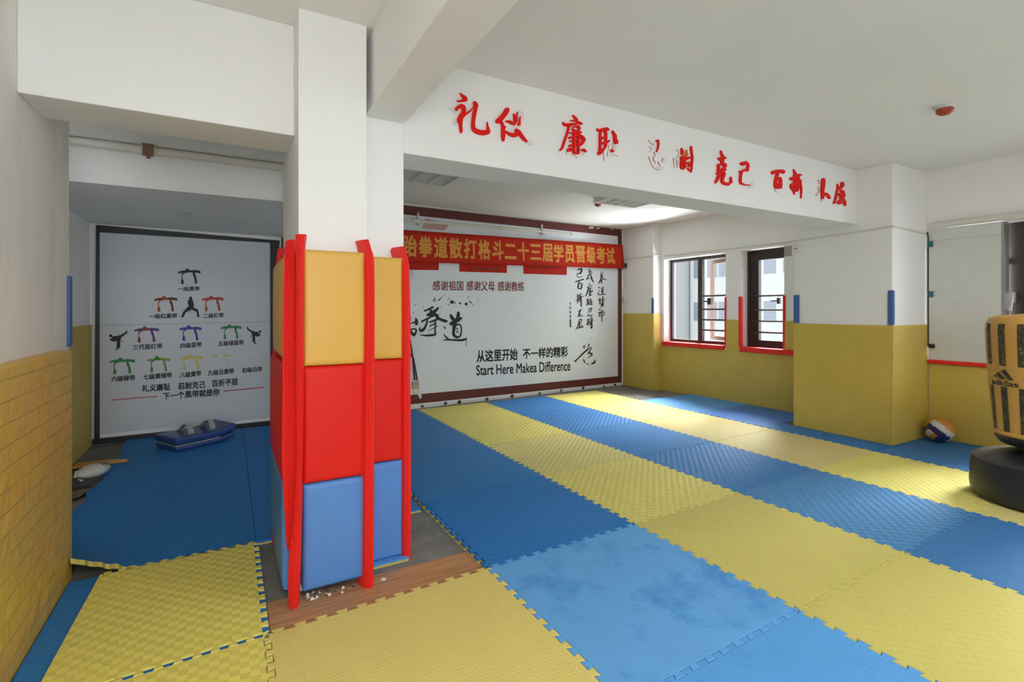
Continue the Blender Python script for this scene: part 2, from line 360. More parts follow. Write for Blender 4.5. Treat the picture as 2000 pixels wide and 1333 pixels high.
b = MB(); b.box(-0.98, -0.72, YF-0.2, YF, 0, ZC); b.box(0.36, 6.46, YF-0.2, YF, 0, ZC); b.box(-0.72, 0.36, YF-0.2, YF, 0, 0.84); b.box(-0.72, 0.36, YF-0.2, YF, 2.06, ZC)
struct(b.build('wall_front', 'white'))
BB, BT, BZ = 2.70, 3.01, 2.175
struct(MB().box(XL, 0.285, BB, BT, BZ, ZC).build('ceiling_beam_left', 'white', bevel=0.004))
struct(MB().box(0.838, 5.50, BB, BT, BZ, ZC).build('ceiling_beam_lettered', 'white', bevel=0.004))
struct(MB().box(0.628, 0.838, YF, BB, 2.335, ZC).build('ceiling_beam_cross', 'white', bevel=0.004))
struct(MB().box(-1.17, 0.9, BT, 4.25, 2.43, ZC).build('ceiling_alcove', 'ceil'))
struct(MB().box(-1.17, 1.1, 4.25, 6.45, 2.15, ZC).build('ceiling_soffit', 'white'))
struct(MB().box(0.285, 0.597, 2.53, 3.28, 0, ZC).build('pillar', 'white'), 'white pillar in the middle of the room wrapped in vinyl pads below')
struct(MB().box(0.597, 0.838, 2.70, 3.28, 0, ZC).build('pillar_return', 'white'))
struct(MB().box(5.50, XR, 2.39, 3.34, 0, ZC).build('column_right', 'white', bevel=0.006))
struct(MB().box(6.02, XR, 6.0, 6.85, 0, ZC).build('column_far', 'white', bevel=0.006))
# seam of the pillar's plaster panel, laminate patch
struct(MB().box(0.15, 1.14, 2.05, 2.49, 0, 0.004).build('floor_laminate', 'wood'), 'patch of brown wood laminate at the foot of the pillar')
# skirting under the mural with its screw holes
b = MB(); A0, A1 = 0.5, 6.02
b.quadbox([Vector((A0, byY(A0), 0.03))+BN*0.001, Vector((A1, byY(A1), 0.03))+BN*0.001, Vector((A1, byY(A1), 0.115))+BN*0.001, Vector((A0, byY(A0), 0.115))+BN*0.001], BN, 0.014)
sk = struct(b.build('baseboard_back', 'white'))
b = MB()
for x, y, r in ((825, 794, 3), (870, 788.5, 4), (897, 786, 5), (951, 780, 4), (1000, 774, 4), (1054, 769, 3), (1096, 763, 3), (1139, 758, 3.5), (1180, 755, 2.5), (1201, 752, 3)):
    b.prism([onB(x+dx*r, y+dy*r, 0.0155) for dx, dy in ((-1, 0.1), (0, 1), (1, -0.1), (0.1, -1))], BN, 0.002)
hl = b.build('screw_hole', 'gap', sk)

# ------------------------------------------------------------------ windows
def window(n, y0, y1, z0, z1, bars, mull=None, x=XR+0.14):
    fr = MB(); f = 0.045; d = 0.06
    fr.box(x, x+d, y0, y0+f, z0, z1); fr.box(x, x+d, y1-f, y1, z0, z1); fr.box(x, x+d, y0+f, y1-f, z1-f, z1); fr.box(x, x+d, y0+f, y1-f, z0, z0+f)
    if mull: fr.box(x, x+d, mull-0.04, mull+0.04, z0+f, z1-f)
    o = struct(fr.build('window_%d' % n, 'frame', bevel=0.004))
    for (a, c) in bars['span']:
        for z in bars['z']:
            MB().tube([(x-0.012, a, z), (x-0.012, c, z)], 0.013, 8).build('safety_bar', 'frame', o, smooth=True)
    return o
w1 = window(1, 4.77, 5.94, 0.80, 2.135, dict(span=[(4.78, 5.30)], z=[onX(1390, y, 6.33).z for y in (578, 604.5, 625, 645.5)]), 5.34)
MB().box(XR+0.165, XR+0.171, 5.385, 5.89, 0.85, 2.085).build('fixed_pane', 'glass', w1)
# the open casement swings outwards
hx, hy = XR+0.19, 4.82; ang = math.radians(18); dx, dy = math.sin(ang), math.cos(ang); L_ = 0.47
def sash(mb, a, c, z0, z1, t=0.04):
    p = Vector((hx+dx*a, hy+dy*a, z0)); q = Vector((hx+dx*c, hy+dy*c, z0)); n = Vector((-dy, dx, 0))
    mb.quadbox([p, q, q+Vector((0, 0, z1-z0)), p+Vector((0, 0, z1-z0))], n, t)
b = MB(); sash(b, 0, 0.055, 0.86, 2.08); sash(b, L_-0.055, L_, 0.86, 2.08); sash(b, 0.055, L_-0.055, 0.86, 0.92); sash(b, 0.055, L_-0.055, 2.02, 2.08)
b.build('casement_sash', 'woodframe', w1)
b = MB(); sash(b, 0.055, L_-0.055, 0.92, 2.02, 0.006); b.build('casement_pane', 'glass', w1)
hp = onX(1389, 589, XR+0.2); MB().box(hp.x-0.05, hp.x, hp.y-0.03, hp.y+0.03, hp.z-0.05, hp.z+0.05).tube([(hp.x-0.04, hp.y, hp.z), (hp.x-0.05, hp.y+0.10, hp.z)], 0.011, 8).build('window_handle', 'black', w1)
w2 = window(2, 3.90, 4.525, 0.80, 2.135, dict(span=[(3.91, 4.51)], z=[onX(1500, y, 6.33).z for y in (578, 606, 628, 650)]))
b = MB(); x = XR+0.15; b.box(x, x+0.06, 4.36, 4.48, 0.845, 2.09); b.box(x, x+0.06, 3.945, 3.99, 0.845, 2.09); b.box(x, x+0.06, 3.99, 4.36, 2.00, 2.09); b.box(x, x+0.06, 3.99, 4.36, 0.845, 0.90); b.build('casement_sash', 'frame', w2)
MB().box(x+0.02, x+0.026, 3.99, 4.36, 0.90, 2.00).build('window_pane', 'glass', w2)
hp = onX(1521, 588, XR+0.14); MB().box(hp.x-0.02, hp.x+0.02, hp.y-0.015, hp.y+0.015, hp.z-0.04, hp.z+0.04).tube([(hp.x-0.03, hp.y-0.02, hp.z), (hp.x-0.03, hp.y+0.09, hp.z)], 0.010, 8).build('window_handle', 'black', w2)
w3 = window(3, -1.3, 2.36, 0.80, 2.125, dict(span=[(-1.25, 1.70)], z=[onX(1995, y, 6.33).z for y in (562, 605, 645, 690)]), 0.3)
b = MB(); b.box(x, x+0.06, 1.62, 1.86, 0.845, 2.08); b.box(x, x+0.06, 0.34, 0.50, 0.845, 2.08); b.box(x, x+0.06, 0.50, 1.62, 1.98, 2.08); b.box(x, x+0.06, 0.50, 1.62, 0.845, 0.95); b.build('casement_sash', 'frame', w3)
MB().box(x+0.02, x+0.026, 0.50, 1.62, 0.95, 1.98).build('window_pane', 'glass', w3); MB().box(x+0.02, x+0.026, -1.25, 0.26, 0.845, 2.08).build('window_pane', 'glass', w3)
hp = onX(1981, 586, XR+0.14); MB().box(hp.x-0.02, hp.x+0.02, hp.y-0.014, hp.y+0.014, hp.z-0.03, hp.z+0.07).tube([(hp.x-0.03, hp.y, hp.z+0.02), (hp.x-0.035, hp.y+0.012, hp.z-0.10)], 0.011, 8).build('window_handle', 'metal', w3)
b = MB(); y = YF-0.12; b.box(-0.72, -0.67, y, y+0.06, 0.84, 2.06); b.box(0.31, 0.36, y, y+0.06, 0.84, 2.06); b.box(-0.67, 0.31, y, y+0.06, 0.84, 0.89); b.box(-0.67, 0.31, y, y+0.06, 2.01, 2.06)
w4 = struct(b.build('window_4', 'frame'))

# ------------------------------------------------------------------ yellow foam on the walls
def pad_on(name, lab, boxes, mat='yellow_wall'):
    b = MB()
    for x in boxes: b.box(*x)
    return tag(b.build(name, mat, bevel=0.006), lab, 'wall padding', 'yellow foam wall padding')
pad_on('wall_padding', 'yellow foam brick padding with scratches along the left wall', [(XL, -0.665, YF, 3.20, 0.0, 1.115)], 'yellow_brick')
pad_on('wall_padding', 'narrow shadowed yellow foam padding beside the belt poster', [(-1.165, -1.145, 3.6, byY(-1.15)-0.02, 0, 1.17)])
pad_on('wall_padding', 'yellow foam padding on the broad face of the near column, with blue strips above', [(5.485, 5.50, 2.375, 3.345, 0.026, 1.165)])
pad_on('wall_padding', 'yellow foam padding on the narrow side of the near column, by the volleyball', [(5.501, XR-0.016, 2.375, 2.39, 0.026, 1.165)])
pad_on('wall_padding', 'yellow foam padding below the two windows with safety bars', [(XR-0.015, XR, 3.35, 5.995, 0.0, 0.738)])
pad_on('wall_padding', 'small yellow foam panel between the two windows', [(XR-0.015, XR, 4.54, 4.755, 0.739, 1.176)])
pad_on('wall_padding', 'thin yellow foam panel between the second window and the column', [(XR-0.015, XR, 3.36, 3.885, 0.806, 1.176)])
pad_on('wall_padding', 'yellow foam padding on the far corner column, facing the mural', [(6.005, 6.02, 5.985, 6.70, 0.0, 1.255)])
pad_on('wall_padding', 'yellow foam padding catching daylight on the window side of the far column', [(6.021, XR-0.016, 5.985, 6.0, 0.0, 1.255)])
pad_on('wall_padding', 'yellow foam padding under the grey board, behind the punching bag', [(XR-0.015, XR, -1.4, 2.374, 0.026, 0.775)])

# foam edge strips on corners and sills
def strip_box(lab, box, mat, name='foam_edge_strip', group='red foam strips round the windows'):
    b = MB(); b.box(*box); return tag(b.build(name, mat, bevel=0.008, seg=3), lab, 'edge strip', group)
RG = 'red foam strips round the windows'; BG = 'blue foam strips on wall corners'
strip_box('red foam strip along the sill of the far window', (XR-0.05, XR+0.13, 4.79, 5.945, 0.740, 0.803), 'strip')
strip_box('red foam strip up the right jamb of the far window', (XR-0.012, XR+0.06, 4.757, 4.785, 0.80, 1.50), 'strip')
strip_box('red foam strip up the left jamb of the second window', (XR-0.016, XR+0.03, 4.510, 4.555, 0.807, 1.50), 'strip')
strip_box('red foam strip along the sill of the second window', (XR-0.05, XR+0.13, 3.36, 4.52, 0.740, 0.806), 'strip')
strip_box('red foam strip up the right jamb of the second window', (XR-0.012, XR+0.03, 3.88, 3.915, 0.81, 1.50), 'strip')
strip_box('red foam strip under the grey board', (XR-0.05, XR+0.02, 1.3, 2.37, 0.777, 0.812), 'strip')
strip_box('blue foam strip on the near column corner that faces the ball', (5.484, 5.515, 2.374, 2.425, 1.17, 1.50), 'blue_strip', group=BG)
strip_box('torn blue foam strip on the far edge of the near column', (5.484, 5.50, 3.28, 3.345, 1.17, 1.48), 'blue_strip', group=BG)
strip_box('faint blue foam strip on the far corner column', (6.006, 6.03, 5.984, 6.03, 1.26, 1.51), 'blue_strip', group=BG)
strip_box('blue foam strip on the end of the left wall above yellow padding', (-0.735, -0.716, 3.405, 3.455, 1.12, 1.49), 'blue_strip', group=BG)

# ------------------------------------------------------------------ jigsaw floor mats
def wave(p0, p1, n=12, amp=0.012, flat=False):
    p0, p1 = Vector(p0), Vector(p1); d = p1-p0
    if flat: return [p0]
    nn = Vector((-d.y, d.x)).normalized(); out = [p0+nn*0]; e = 0.055
    for k in range(n):
        for t, a in ((0.25+e, -amp), (0.25-e, amp), (0.75+e, amp), (0.75-e, -amp)):
            out.append(p0+d*((k+t)/n)+nn*a)
    return out
def inset(poly, t):
    n = len(poly); out = []
    ar = sum(poly[i].x*poly[(i+1) % n].y-poly[(i+1) % n].x*poly[i].y for i in range(n)); sg = 1 if ar > 0 else -1
    for i in range(n):
        a, p, c = poly[i-1], poly[i], poly[(i+1) % n]
        e1 = (p-a); e2 = (c-p)
        if e1.length < 1e-6 or e2.length < 1e-6: out.append(p.copy()); continue
        n1 = Vector((-e1.y, e1.x)).normalized()*sg; n2 = Vector((-e2.y, e2.x)).normalized()*sg
        b_ = n1+n2; k = 1+n1.dot(n2); out.append(p+b_*(t/max(k, 0.35)))
    return out
MG = 'blue and yellow jigsaw foam mats on the floor'
def foam_mat(c4, mat, rev, lab, flats=(0, 0, 0, 0), z0=0.0, z1=MT, lip=0.0, n=12):
    """c4: near-left, near-right, far-right, far-left"""
    c4 = [Vector(p) for p in c4]; poly = []
    for i, (a, c) in enumerate(((0, 1), (1, 2), (3, 2), (0, 3))):       # waves always run the same way so neighbours mate
        wv = wave(c4[a], c4[c], n, flat=flats[i]); wv = wv+[c4[c]]
        if i >= 2: wv = wv[::-1]
        poly += wv[:-1]
    poly = inset(poly, 0.0011); top = inset(poly, 0.0020); k = len(poly); zm = z0+(z1-z0)*0.45
    low = inset(poly, -lip) if lip else poly
    mb = MB(); R = lambda ps, z: [(p.x, p.y, z) for p in ps]
    vs = R(low, z0)+R(low, zm)+R(poly, zm)+R(poly, z1-0.0022)+R(top, z1); fs = []; mi = []
    mb.v = vs
    for r in range(4):
        for i in range(k): mb.f.append((r*k+i, r*k+(i+1) % k, (r+1)*k+(i+1) % k, (r+1)*k+i)); mb.mi.append(1 if r < 2 else 0)
    x0, x1 = min(p.x for p in top), max(p.x for p in top); y0, y1 = min(p.y for p in top), max(p.y for p in top)
    mid = []
    for i in range(7):                                      # a few inner points keep the triangles well shaped
        for j in range(7):
            a, c = (i+0.5)/7, (j+0.5)/7; q = (c4[0]*(1-a)+c4[1]*a)*(1-c)+(c4[3]*(1-a)+c4[2]*a)*c
            mid.append(q+Vector((0.006*math.sin(3*i+7*j), 0.006*math.cos(5*i+2*j))))
    ov, _, of, orig, _, _ = delaunay_2d_cdt([p.copy() for p in top]+mid, [(i, (i+1) % k) for i in range(k)], [], 1, 1e-6)
    idx = {}
    for n_, (v, og) in enumerate(zip(ov, orig)):
        r_ = [g for g in og if g < k]
        if r_: idx[n_] = 4*k+r_[0]
        else: idx[n_] = len(mb.v); mb.v.append((v.x, v.y, z1))
    for f in of: mb.f.append(tuple(idx[i] for i in f)); mb.mi.append(0)
    mb.f.append(tuple(range(k-1, -1, -1))); mb.mi.append(1)
    o = mb.build('floor_mat', [mat, rev]); return tag(o, lab, 'floor mat', MG)
def gp(u, v): return (1.1325+u, 2.2484+v+0.027*u)
ORDN = ['first', 'second', 'third', 'fourth', 'fifth', 'sixth', 'seventh']
stripes = [
    ('blue foam mat in the stripe beside the pillar', ['blue_worn2', 'blue_worn', 'blue_deep', 'blue_deep2', 'blue_rib', 'blue_rib'], 4),
    ('yellow foam mat in the stripe second from the pillar', ['yellow_flat', 'yellow_flat', 'yellow_weave', 'yellow_pale', 'yellow_weave', 'yellow_weave'], 4),
    ('blue foam mat in the middle blue stripe', ['blue_mid', 'blue_rib2', 'blue_rib', 'blue_deep2', 'blue_rib', 'blue_rib'], 4),
    ('yellow foam mat in the stripe nearer the windows', ['yellow_pale', 'yellow_weave', 'yellow_pale2', 'yellow_pale2', 'yellow_pale', 'yellow_weave'], 4)]
M['blue_worn2'] = foam('patterned light blue foam', (0.095, 0.32, 0.66), 0.034, 0.35, (0.075, 0.25, 0.52), 0.5, style='hatch')
M['blue_mid'] = foam('matt mid blue foam', (0.042, 0.155, 0.36), 0.030, 0.2)
M['blue_deep2'] = foam('mid blue foam', (0.032, 0.180, 0.45), 0.030, 0.4)
M['blue_rib2'] = foam('light ribbed blue foam', (0.066, 0.210, 0.43), 0.036, 0.95, style='crate')
M['yellow_pale2'] = foam('faded yellow foam', (0.60, 0.49, 0.20), 0.030, 0.5)
for u, (lab, ms_, vmax) in enumerate(stripes):
    for i, v in enumerate(range(-2, vmax)):
        r = vmax-1-v; fl = [0, 0, 0, 0]
        if v == vmax-1: fl[2] = 1
        foam_mat([gp(u, v), gp(u+1, v), gp(u+1, v+1), gp(u, v+1)], ms_[i], 'yellow_flat' if 'blue' in ms_[i] else 'blue_deep',
                 '%s, %s from the mural wall' % (lab, ORDN[r]), fl, lip=0.004 if (u == 0 and v == 0) else 0)
# the blue strip along the window wall, cut round the column
def wallstrip(y0, y1, x1, mat, lab, fl=(0, 1, 0, 0)):
    a, c = gp(4, y0), gp(4, y1); foam_mat([a, (x1, a[1]+0.02), (x1, c[1]+0.02), c], mat, 'yellow_flat', lab, fl)
wallstrip(2, 3, XR-0.017, 'blue_pale', 'light blue foam mat in the bright patch under the far window')
M['blue_violet'] = foam('violet blue foam', (0.075, 0.185, 0.48), 0.028, 0.25)
wallstrip(1.12, 2, XR-0.017, 'blue_violet', 'violet blue foam mat under the second window beside the column', (1, 1, 0, 0))
wallstrip(0.02, 1.12, 5.483, 'blue_deep2', 'narrow blue foam mat squeezed between column and yellow stripe', (0, 1, 1, 0))
wallstrip(-1, 0.02, XR-0.017, 'blue_rib', 'ribbed blue foam mat under the volleyball', (0, 1, 0, 0))
wallstrip(-2, -1, XR-0.017, 'blue_deep', 'blue foam mat against the right wall behind the punching bag', (0, 1, 0, 0))
# left of the pillar and the alcove
foam_mat([gp(-1, -1), gp(0, -1), gp(0, 0), gp(-1, 0)], 'yellow_dash', 'blue_deep', 'warm yellow foam mat in front of the pillar, touching the wood laminate')
foam_mat([gp(-1, -2), gp(0, -2), gp(0, -1), gp(-1, -1)], 'yellow_dash', 'blue_deep', 'warm yellow foam mat nearest the viewer, below the pillar')
M['yellow_big'] = foam('coarse yellow weave foam', (0.72, 0.63, 0.14), 0.032, 0.85)
ax0 = 0.1325-0.012
foam_mat([(-0.570, 2.185), gp(-1, 0), (0.135, 3.12), (-0.545, 3.12)], 'yellow_big', 'blue_deep', 'coarse woven yellow foam mat between left wall and pillar', (0, 0, 0, 1), z0=0.0122)
foam_mat([(-0.585, 1.19), gp(-1, -1), (0.1325, 2.2085), (-0.570, 2.1735)], 'yellow_big', 'blue_deep', 'coarse woven yellow foam mat in the bottom left corner', (0, 0, 1, 1), z0=0.0122)
foam_mat([(-0.662, 1.1), (0.142, 1.1), (0.142, 3.128), (-0.662, 3.128)], 'blue_deep2', 'yellow_flat', 'blue foam underlay showing as a strip along the left wall', (1, 1, 1, 1), 0, 0.012)
foam_mat([(0.1345, 3.1345), (1.09, 3.1345), (1.10, 4.13), (0.1345, 4.13)], 'blue_deep', 'yellow_flat', 'blue foam mat directly behind the pillar', (1, 1, 1, 1))
foam_mat([(0.1345, 4.132), (1.10, 4.132), (1.10, 5.13), (0.1345, 5.13)], 'blue_deep', 'blue_deep', 'blue foam mat behind the pillar, second towards the back wall', (1, 1, 1, 1))
foam_mat([(0.1345, 5.132), (1.10, 5.132), (1.10, 6.22), (0.1345, 6.22)], 'blue_deep', 'blue_deep', 'blue foam mat behind the pillar, touching the back wall', (1, 1, 1, 1))
def alcove_mat(x0, x1, y0, y1, lab, left=None, curl=False):
    nx, ny = 48, 40; vs = []; b = MB()
    def hgt(x, y):
        if not curl: return 0
        d = max(0, (-0.42-x))*1.0; e = max(0, 1-(y-3.13)/0.38); return 0.26*min(0.26, d)*e*e*1.6
    for lay in (1, 0):
        for j in range(ny+1):
            for i in range(nx+1):
                y = y0+(y1-y0)*j/ny; xa = left(y) if left else x0; x = xa+(x1-xa)*i/nx
                if j == 0 and curl: y += 0.012*(1 if (i//2) % 2 else -1)
                vs.append((x, y, hgt(x, y)+(MT if lay else 0.0)))
    N = (nx+1)*(ny+1)
    for j in range(ny):
        for i in range(nx):
            a = j*(nx+1)+i; q = (a, a+1, a+nx+2, a+nx+1); b.f.append(q); b.mi.append(0); b.f.append(tuple(N+k for k in q[::-1])); b.mi.append(1)
    per = [i for i in range(nx)]+[j*(nx+1)+nx for j in range(ny)]+[ny*(nx+1)+i for i in range(nx, 0, -1)]+[j*(nx+1) for j in range(ny, 0, -1)]
    for i, a in enumerate(per): c = per[(i+1) % len(per)]; b.f.append((a, c, N+c, N+a)); b.mi.append(1)
    b.v = vs; return tag(b.build('floor_mat', ['blue_deep', 'yellow_flat' if curl else 'blue_deep']), lab, 'floor mat', MG)
alcove_mat(-0.66, 0.133, 3.13, 4.13, 'dark blue foam mat with curled corner at the end of the left wall', lambda y: -0.655 if y < 3.22 else max(-0.86, -0.655-(y-3.22)*1.2), True)
alcove_mat(-0.87, 0.133, 4.132, 5.13, 'dark blue foam mat in the middle of the alcove beside the loose gear', lambda y: -0.87+0.03*math.sin(9*y))
alcove_mat(-0.87, 0.133, 5.132, 6.22, 'dark blue foam mat under the kick shield at the belt poster', lambda y: -0.86+0.02*math.sin(7*y))
# mat offcut wedged under the second pad, paint flecks and rubble at the pillar's foot
b = MB(); b.box(0.63, 0.82, 2.555, 2.70, 0.0, 0.014, 1); b.box(0.63, 0.82, 2.55, 2.70, 0.014, 0.024, 0)
tag(b.build('foam_offcut', ['blue_pale', 'yellow_flat']), 'blue and yellow foam offcut wedged under the right-hand pads', 'foam offcut')
b = MB()
for i in range(60):
    x = random.uniform(0.29, 0.60); y = 2.43+random.uniform(-0.02, 0.07); r = random.uniform(0.003, 0.010); z = 0.004
    b.add([(x-r, y-r, z), (x+r, y-r*0.6, z), (x+r*0.7, y+r, z), (x-r*0.6, y+r*0.8, z), (x, y, z+r*1.2)], [(0, 1, 4), (1, 2, 4), (2, 3, 4), (3, 0, 4), (3, 2, 1, 0)], 0 if random.random() < 0.75 else 1)
tag(b.build('plaster_rubble', ['gap', 'cream']), 'crumbled plaster and dirt under the front pads of the pillar', 'rubble', kind='stuff')
p = onZ(749, 1132, 0.0045); b = MB(); b.lathe([(0.013, 0.0), (0.012, 0.002)], (p.x, p.y, 0.0042), 16); tag(b.build('paint_spot', 'plug'), 'round white spot on the wood laminate', 'paint spot')

# ------------------------------------------------------------------ vinyl pads and red corner strips on the pillar
PG = 'vinyl pads round the pillar'
def vinyl_pad(o, U, N, wd, z0, z1, dep, mat, lab, bulge=0.007, r=0.018):
    """o: corner at floor level on the pillar, U along the face, N out of the face"""
    U, N, o = Vector(U), Vector(N), Vector(o); e = [0, 0.003, 0.008, 0.016, 0.027, 0.04]
    def ax(L): 
        inn = [0.04+(L-0.08)*k/8 for k in range(1, 8)]; return e+inn+[L-q for q in e[::-1]]
    us, zs = ax(wd), ax(z1-z0); b = MB(); vs = []
    for z in zs:
        for u in us:
            du, dz = min(u, wd-u), min(z, z1-z0-z); k = 1.0
            fu = math.sqrt(max(0, 1-(1-min(du, r)/r)**2)); fz = math.sqrt(max(0, 1-(1-min(dz, r)/r)**2))
            h = dep-r+r*min(fu, fz)+bulge*math.sin(PI*u/wd)*math.sin(PI*z/(z1-z0))
            vs.append(o+U*u+N*h+Vector((0, 0, z0+z)))
    nx, nz = len(us), len(zs); N0 = len(vs); vs += [o+U*u+Vector((0, 0, z0+z)) for z in zs for u in us]; fs = []
    for j in range(nz-1):
        for i in range(nx-1): a = j*nx+i; fs.append((a, a+1, a+nx+1, a+nx))
    per = [i for i in range(nx-1)]+[j*nx+nx-1 for j in range(nz-1)]+[(nz-1)*nx+i for i in range(nx-1, 0, -1)]+[j*nx for j in range(nz-1, 0, -1)]
    for i, a in enumerate(per): c = per[(i+1) % len(per)]; fs.append((a, c, N0+c, N0+a))
    fs.append(tuple(N0+a for a in per[::-1]))
    b.add(vs, fs); ob = b.build('vinyl_pad', mat, smooth=True); return tag(ob, lab, 'wall pad', PG)
ZP = [(0.045, 0.525), (0.527, 1.055), (1.057, 1.585)]; CN = ['blue', 'red', 'yellow']
for (z0, z1), c in zip(ZP, CN):
    vinyl_pad((0.292, 2.53, 0), (1, 0, 0), (0, -1, 0), 0.276, z0, z1, 0.112, 'pad_'+c, '%s vinyl pad on the front face of the pillar' % c)
    vinyl_pad((0.635, 2.70, 0), (1, 0, 0), (0, -1, 0), 0.163, z0-(0.02 if c == 'blue' else 0), z1, 0.122, 'pad_'+c, '%s vinyl pad on the narrow set-back face of the pillar' % c)
    vinyl_pad((0.285, 3.22, 0), (0, -1, 0), (-1, 0, 0), 0.74, z0, z1, 0.062 if c == 'yellow' else 0.075, 'pad_'+c, '%s vinyl pad on the shaded left side of the pillar' % c, 0.014, 0.02 if c != 'yellow' else 0.05)
def ribbon(path, n, ribs, lab, back=0.02, bulge=0.012, name='corner_strip'):
    """path: list of (left point, right point) from top to bottom; ribbed foam strip facing n"""
    n = Vector(n).normalized(); S = ribs*6; b = MB(); vs = []
    pl = spline([(*a, *c) for a, c in path], 6)
    for q in pl:
        a, c = Vector(q[:3]), Vector(q[3:])
        for k in range(S+1):
            s = k/S; vs.append(a.lerp(c, s)+n*(bulge*(1-(2*s-1)**2)+0.0055*abs(math.sin(PI*s*ribs))))
    N = len(vs)
    for q in pl:
        a, c = Vector(q[:3]), Vector(q[3:]); vs += [a-n*back, c-n*back]
    fs = []; W = S+1; R = len(pl)
    for j in range(R-1):
        for k in range(S): fs.append((j*W+k, j*W+k+1, (j+1)*W+k+1, (j+1)*W+k))
        fs.append((j*W, (j+1)*W, N+2*(j+1), N+2*j)); fs.append((j*W+S, N+2*j+1, N+2*(j+1)+1, (j+1)*W+S)); fs.append((N+2*j, N+2*j+2, N+2*j+3, N+2*j+1))
    fs.append(tuple([N+1, N]+list(range(W)))); fs.append(tuple([N+2*R-2, N+2*R-1]+[(R-1)*W+k for k in range(S, -1, -1)]))
    b.add(vs, fs); return tag(b.build(name, 'strip', smooth=True), lab, 'corner strip', 'ribbed red foam strips on the pillar corners')
def pr(rows, Y): return [(onY(a, y, Y+dy), onY(c, y2, Y+dy)) for a, y, c, y2, dy in rows]
ribbon(pr([(577, 459, 597, 458, 0.03), (578, 500, 593, 500, 0), (578, 600, 592, 600, -0.01), (577, 730, 592, 730, -0.01), (578, 880, 590, 880, -0.01), (572, 1020, 588, 1020, 0), (563, 1100, 586, 1100, 0), (563, 1182, 582, 1197, 0)], 2.395), (-0.3, -1, 0), 5,
       'tall ribbed red foam strip on the front left corner of the pillar', 0.03)
ribbon(pr([(558, 472, 576, 468, 0.06), (555, 520, 578, 520, 0.02), (552, 620, 578, 620, 0), (552, 780, 579, 780, 0), (551, 900, 581, 900, 0), (556, 1000, 578, 1000, 0), (561, 1070, 574, 1074, 0)], 2.43), (-0.6, -1, 0), 7,
       'wide ribbed red foam strip lapped behind the front left corner strip', 0.03)
ribbon(pr([(706, 469, 719, 468, 0.07), (711, 486, 724, 486, 0.03), (715, 515, 730, 512, 0), (717, 600, 731, 600, 0), (715, 720, 731, 720, 0), (713, 850, 730.5, 850, 0), (712, 1000, 730, 1000, 0), (711, 1157, 729, 1150, 0)], 2.40), (0.3, -1, 0), 5,
       'ribbed red foam strip on the front right corner of the pillar', 0.06)
ribbon(pr([(775, 483, 789, 481, 0.08), (781, 500, 795, 500, 0.03), (787, 530, 799, 530, 0), (788.5, 620, 801, 620, 0), (788, 760, 801, 760, 0), (788, 900, 802, 900, 0), (787, 1000, 802, 1000, 0), (787, 1097, 801, 1094, 0)], 2.575), (0.35, -1, 0), 4,
       'ribbed red foam strip on the right edge of the set-back pads', 0.07)
def bk(x, y, Y): return onY(x, y, Y)
ribbon([(bk(a, y, 3.22), bk(c, y, 3.14)) for a, y, c in ((543, 486, 553, ), (541, 510, 547), (537, 570, 540), (536, 650, 538), (534, 720, 536))], (-0.9, -0.5, 0), 3,
       'short bent red foam strip behind the yellow pad on the left side', 0.012, 0.004)
ribbon([(bk(a, y, 3.16), bk(c, y, 3.12)) for a, y, c in ((532.5, 900, 535), (532, 960, 535), (531, 1020, 535.5), (530, 1075, 538))], (-0.8, -0.6, 0), 3,
       'thin red foam strip hanging at the back left foot of the pillar', 0.012, 0.004)

# ------------------------------------------------------------------ red characters on the beam
LG = 'red brush characters on the beam'
BN2 = Vector((0, -1, 0))
def character(lab, x0, y0, k, red, thin=(), res=(), orange=()):
    tr = lambda x, y: (x0+x/k, y0+y/k); pj = lambda x, y: onY(x, y, BB)
    b = MB()
    for i, s in enumerate(red): add_stroke(b, s, tr, pj, BN2, 0.012+0.0006*i)
    for i, s in enumerate(orange): add_stroke(b, s, tr, pj, BN2, 0.009+0.0006*i, 1)
    if not b.v:
        for i, s in enumerate(thin): add_stroke(b, s, tr, pj, BN2, 0.003+0.0003*i, 2)
        thin = ()
    o = tag(b.build('wall_character', ['letter', 'orange', 'pinkline']), lab, 'lettering', LG)
    if thin:
        for s in thin:
            t = MB(); add_stroke(t, s, tr, pj, BN2, 0.003); t.build('paint_outline', 'pinkline', o)
    if res:
        for poly in res:
            t = MB(); t.prism([pj(*tr(*p)) for p in poly], BN2, 0.0015); t.build('glue_mark', 'residue', o)
    return o
character('red brush character \u793c, first on the beam beside the pillar', 870, 170, 11.11, [
    [(305, 145, 14), (350, 190, 40), (410, 250, 75), (450, 300, 45)], [(235, 305, 10), (300, 320, 34), (380, 295, 65), (450, 295, 55)],
    [(228, 510, 60), (260, 450, 75), (345, 430, 85), (385, 480, 85), (375, 570, 90), (330, 640, 100), (285, 710, 80), (258, 780, 14)],
    [(340, 600, 90), (318, 720, 90), (318, 850, 62), (330, 960, 55), (335, 1005, 30)], [(330, 690, 70), (420, 600, 58), (510, 545, 38), (560, 490, 24), (590, 425, 8)],
    [(605, 335, 40), (645, 400, 85), (640, 480, 72), (612, 600, 76), (592, 750, 72), (590, 880, 78), (640, 960, 88), (760, 1000, 98), (860, 1000, 100), (920, 985, 75)],
    [(925, 1010, 60), (912, 930, 52), (898, 850, 26), (888, 770, 8)]],
    res=[[(60, 430), (130, 460), (215, 425), (225, 560), (170, 582), (105, 520)], [(150, 700), (235, 700), (240, 830), (190, 842), (150, 780)]])
